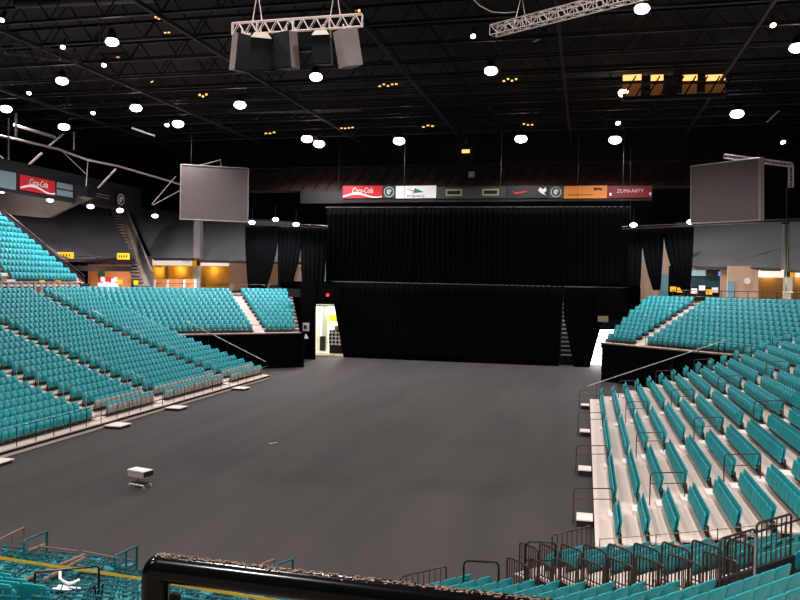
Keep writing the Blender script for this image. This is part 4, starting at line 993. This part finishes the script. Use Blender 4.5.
for (x,y,t),lab in zip(lamps,names):
    p=atZ(x,y,24.3)
    if p.y>82: p=atY(x,y,82)
    lampthing(p,.16+p.y*.0058,[LAMP,LAMPW,LAMPV][t],lab,'round lamps in the roof',4600)
small=[(104,65,'small lamp under the little hanging truss'),(63,47,'small lamp at upper left among the beams'),(93,113,'small tilted lamp left of centre row'),(473,36,'small lamp left of the slanting truss'),(773,25,'small lamp cluster at top right'),(783,142,'small lamp above the right screen lattice'),(618,123,'small oval lamp in the right roof'),(2,20,'small lamp at the top left edge'),(29,93,'pair of tiny lamps at left'),(167,125,'tiny lamp beside the lamp above the left screen')]
for i,(x,y,lab) in enumerate(small):
    p=atZ(x,y,23.8)
    if p.y>80: p=atY(x,y,80)
    o=empty('spot_fixture',p,lab,'lamp','small roof fixtures'); MB().disc(p,(.2,-.6,-1),.04+p.y*.0024,12,.05).build('lens',LAMPW,o); MB().tube(p+Vector((0,.05,.06)),p+Vector((0,.3,.6)),.12,8).build('body',STEEL,o)
wl=[(2,171+20),(50,200),(90.5,206.5),(120,210.5),(155,216),(252,222.5),(275.5,219.5),(296,224.5),(633.5,225),(690.5,222)]
wn=['violet downlight at the left edge under the grey-blue board','violet downlight under the left red board','violet downlight under the black left board','violet downlight under the round emblem','violet downlight left of the left screen','violet downlight just right of the left screen','violet downlight above the middle leg drape','violet downlight above the third leg drape','violet downlight right of the stage curtain','violet downlight at the lower left corner of the right screen']
for (x,y),lab in zip(wl,wn):
    Y=68 if x<130 else 77.5; p=atY(x,y,Y)
    lampthing(p,.34,LAMPV,lab,'violet downlights under the ring',1300,name='ring_downlight',col=(.9,.86,1))
# amber work light clusters
am=[(159,18,12,5),(167,32,9,3),(357,10,9,7),(203,95,12,5),(270,133,14,3),(347,128,16,3),(388,85,22,3),(428,126,14,3),(528,124,12,3),(510,80,16,4),(108,62,5,4),(118,57,4,4),(152,82,3,3)]
for i,(x,y,w,h) in enumerate(am):
    p=atZ(x,y,25.6)
    if p.y>80: p=atY(x,y,80)
    s=p.y/F; o=empty('work_light_cluster',p,'dim amber catwalk lights glimmering in the roof, %s from the left'%ORD[sorted(a[0] for a in am).index(x)],'light','amber catwalk lights')
    n=max(2,int(w/4))
    for k in range(n): MB().box(p+Vector(((k-(n-1)/2)*w*s/n,0,rnd.uniform(-.3,.3)*h*s)),(w*s/n*.5,.1,h*s*.35)).build('lamp_panel',AMB,o)
# lit catwalk windows at right
o=empty('catwalk_room',atY(675,96,66),'row of warm lit catwalk windows behind roof steel at upper right','windows')
for (x0,x1) in ((623,641),(651,663),(683,697),(706,725)):
    a=atY(x0,75,66); b=atY(x1,96,66); MB().bb((a.x,66,a.z-.45),(b.x,66.1,a.z)).build('light_strip',AMB,o); MB().bb((a.x,66.2,b.z),(b.x,66.3,a.z-.7)).build('window_glow',mat('dim_amber_wall',(150,95,50),.7,emit=.22),o)
a=atY(622,97,66); b=atY(726,97,66); MB().bb((a.x,65.8,a.z-.3),(b.x,66.5,a.z)).build('catwalk_floor',STEEL,o)
for x in range(624,726,12):
    p=atY(x,96,65.7);q=atY(x+12,76,65.7); MB().tube(p,q,.07,5).build('brace',DARK,o)
for i,(p,q) in enumerate((((132,128),(155,136)),((767,122),(779,111)),((533,42),(540,39)))):
    tag(MB().tube(atD(*p,60),atD(*q,60),.07,6).build('fluorescent_tube',WHT),['thin white bar in the roof above the left screen','thin white slanting bar above the right screen','short white bar below the slanting truss'][i],'bar')
# small hanging truss upper left
o=empty('hanging_pipe_rig',atD(100,52,40),'small hanging pipe frame with lamps at upper left','frame')
MB().tube(atD(99.5,-5,40),atD(99.5,50,40),.02,5).build('hanger_cable',DG,o); MB().tube(atD(94,38,40),atD(103,38,40),.03,5).build('cross_bar',STEEL,o); lattice(atD(98,57,40),atD(128,56,41),.3,'x',STEEL,o,r=.02)
lattice(atD(-10,46,40),atD(80,58,44),.5,'x',mat('dim_tube',(105,98,94)),empty('roof_catwalk_truss',atD(0,46,40),'dim lattice truss at upper left','truss'),r=.025)
# left silver scaffolding
o=empty('scaffold_truss',atY(0,137,62),'silver pipe rig with slanting struts above the left boards','truss')
MB().path([atY(-15,132,62),atY(58,149,66),atY(88,160,68),atY(118,166,74),atY(200,190,84)],.11,8).build('main_pipe',DG,o,'a')
for p,q,Y,r in (((8.5,118),(8.5,171),62,.07),((16,113),(16,137),63,.11),((14,125),(55,137),64,.14),((20,173),(42,153),66,.11),((49,146),(63,134),67,.09),((74,132),(74,150),67,.06),((88,160),(86,186),69,.05),((98,188),(116,169),74,.1),((152,204),(176,176),78,.05),((153,205),(192,184),78,.04),((61,150),(86,174),68,.03),((0,156),(6,162),62,.08)):
    MB().tube(atY(*p,Y),atY(*q,Y),r,6).build('strut',DG,o)

# ------------------------------------------------------------------ cart & mark
a=atZ(140,487,0); yawc=R(-14)
o=empty('equipment_cart',a,'white-topped wheeled cart standing alone on the dark floor','cart',rz=yawc)
def ch(g,n,m,s=False):
    me=g.mesh(n,m,s); q=bpy.data.objects.new(n,me); COL.objects.link(q); q.parent=o; return q
ch(MB().box((0,0,.70),(.92,.5,.05)),'top_board',WHT); ch(MB().box((0,0,.56),(.90,.46,.22)),'case_body',mat('pale_grey_case',(170,160,150),.6)); ch(MB().box((.46,0,.60),(.04,.5,.2)),'dark_end',DARK)
for x in (-.1,.12): ch(MB().tube((x,0,.14),(x,0,.46),.025,8),'column',GALV)
for y in (-.2,.2): ch(MB().tube((-.4,y,.14),(.4,y,.14),.022,8),'base_tube',WHT)
ch(MB().tube((0,-.2,.14),(0,.2,.14),.022,8),'base_tube',WHT); ch(MB().box((.05,0,.2),(.7,.3,.03)),'lower_shelf',DARK)
for x in (-.4,.4):
    for y in (-.2,.2): ch(MB().tube((x,y-.02,.05),(x,y+.02,.05),.05,12),'caster',GALV)
a=atZ(273,443,.001); tag(MB().box(a+Vector((0,0,.004)),(.5,.05,.004),(Vector((.55,.83,0)),Vector((-.83,.55,0)),Vector((0,0,1)))).build('tape_mark',WHT),'short white tape mark on the dark floor','tape')

# ------------------------------------------------------------------ extra practical lights
def pt(loc,e,col,name,rad=.5):
    L=bpy.data.lights.new(name,'POINT'); L.energy=e; L.color=col; L.shadow_soft_size=rad; o=bpy.data.objects.new(name,L); COL.objects.link(o); o.location=loc; return o
pt((cx0+2.2,89,4.6),2600,(1,.98,.9),'corridor_light')
pt((-52,74,8.3),250,(1,.7,.45),'booth_light'); pt((-44,78.5,9.2),420,(1,.8,.6),'concourse_light_left'); pt((17,73.5,9.2),520,(1,.85,.7),'concourse_light_right'); pt((10.5,81,9),150,(1,.85,.75),'concourse_light_mid')
for X in (-24,-10,4,18):
    for Y in (-4,9,22):
        L=bpy.data.lights.new('high_bay','SPOT'); L.energy=5400; L.spot_size=R(150); L.spot_blend=.6; L.shadow_soft_size=.4; L.color=(1,.95,.93)
        lo=bpy.data.objects.new('high_bay',L); COL.objects.link(lo); lo.location=(X,Y,24.2)
pt((-50,60,14),120,(.85,.95,1),'upper_tier_light')
w=bpy.data.worlds.new('w'); S.world=w; w.use_nodes=True; w.node_tree.nodes['Background'].inputs[0].default_value=(.9,.93,1,1); w.node_tree.nodes['Background'].inputs[1].default_value=.0
S.view_settings.view_transform='Standard'; S.view_settings.look='None'; S.view_settings.gamma=1; S.view_settings.exposure=0; S.view_settings.use_curve_mapping=False
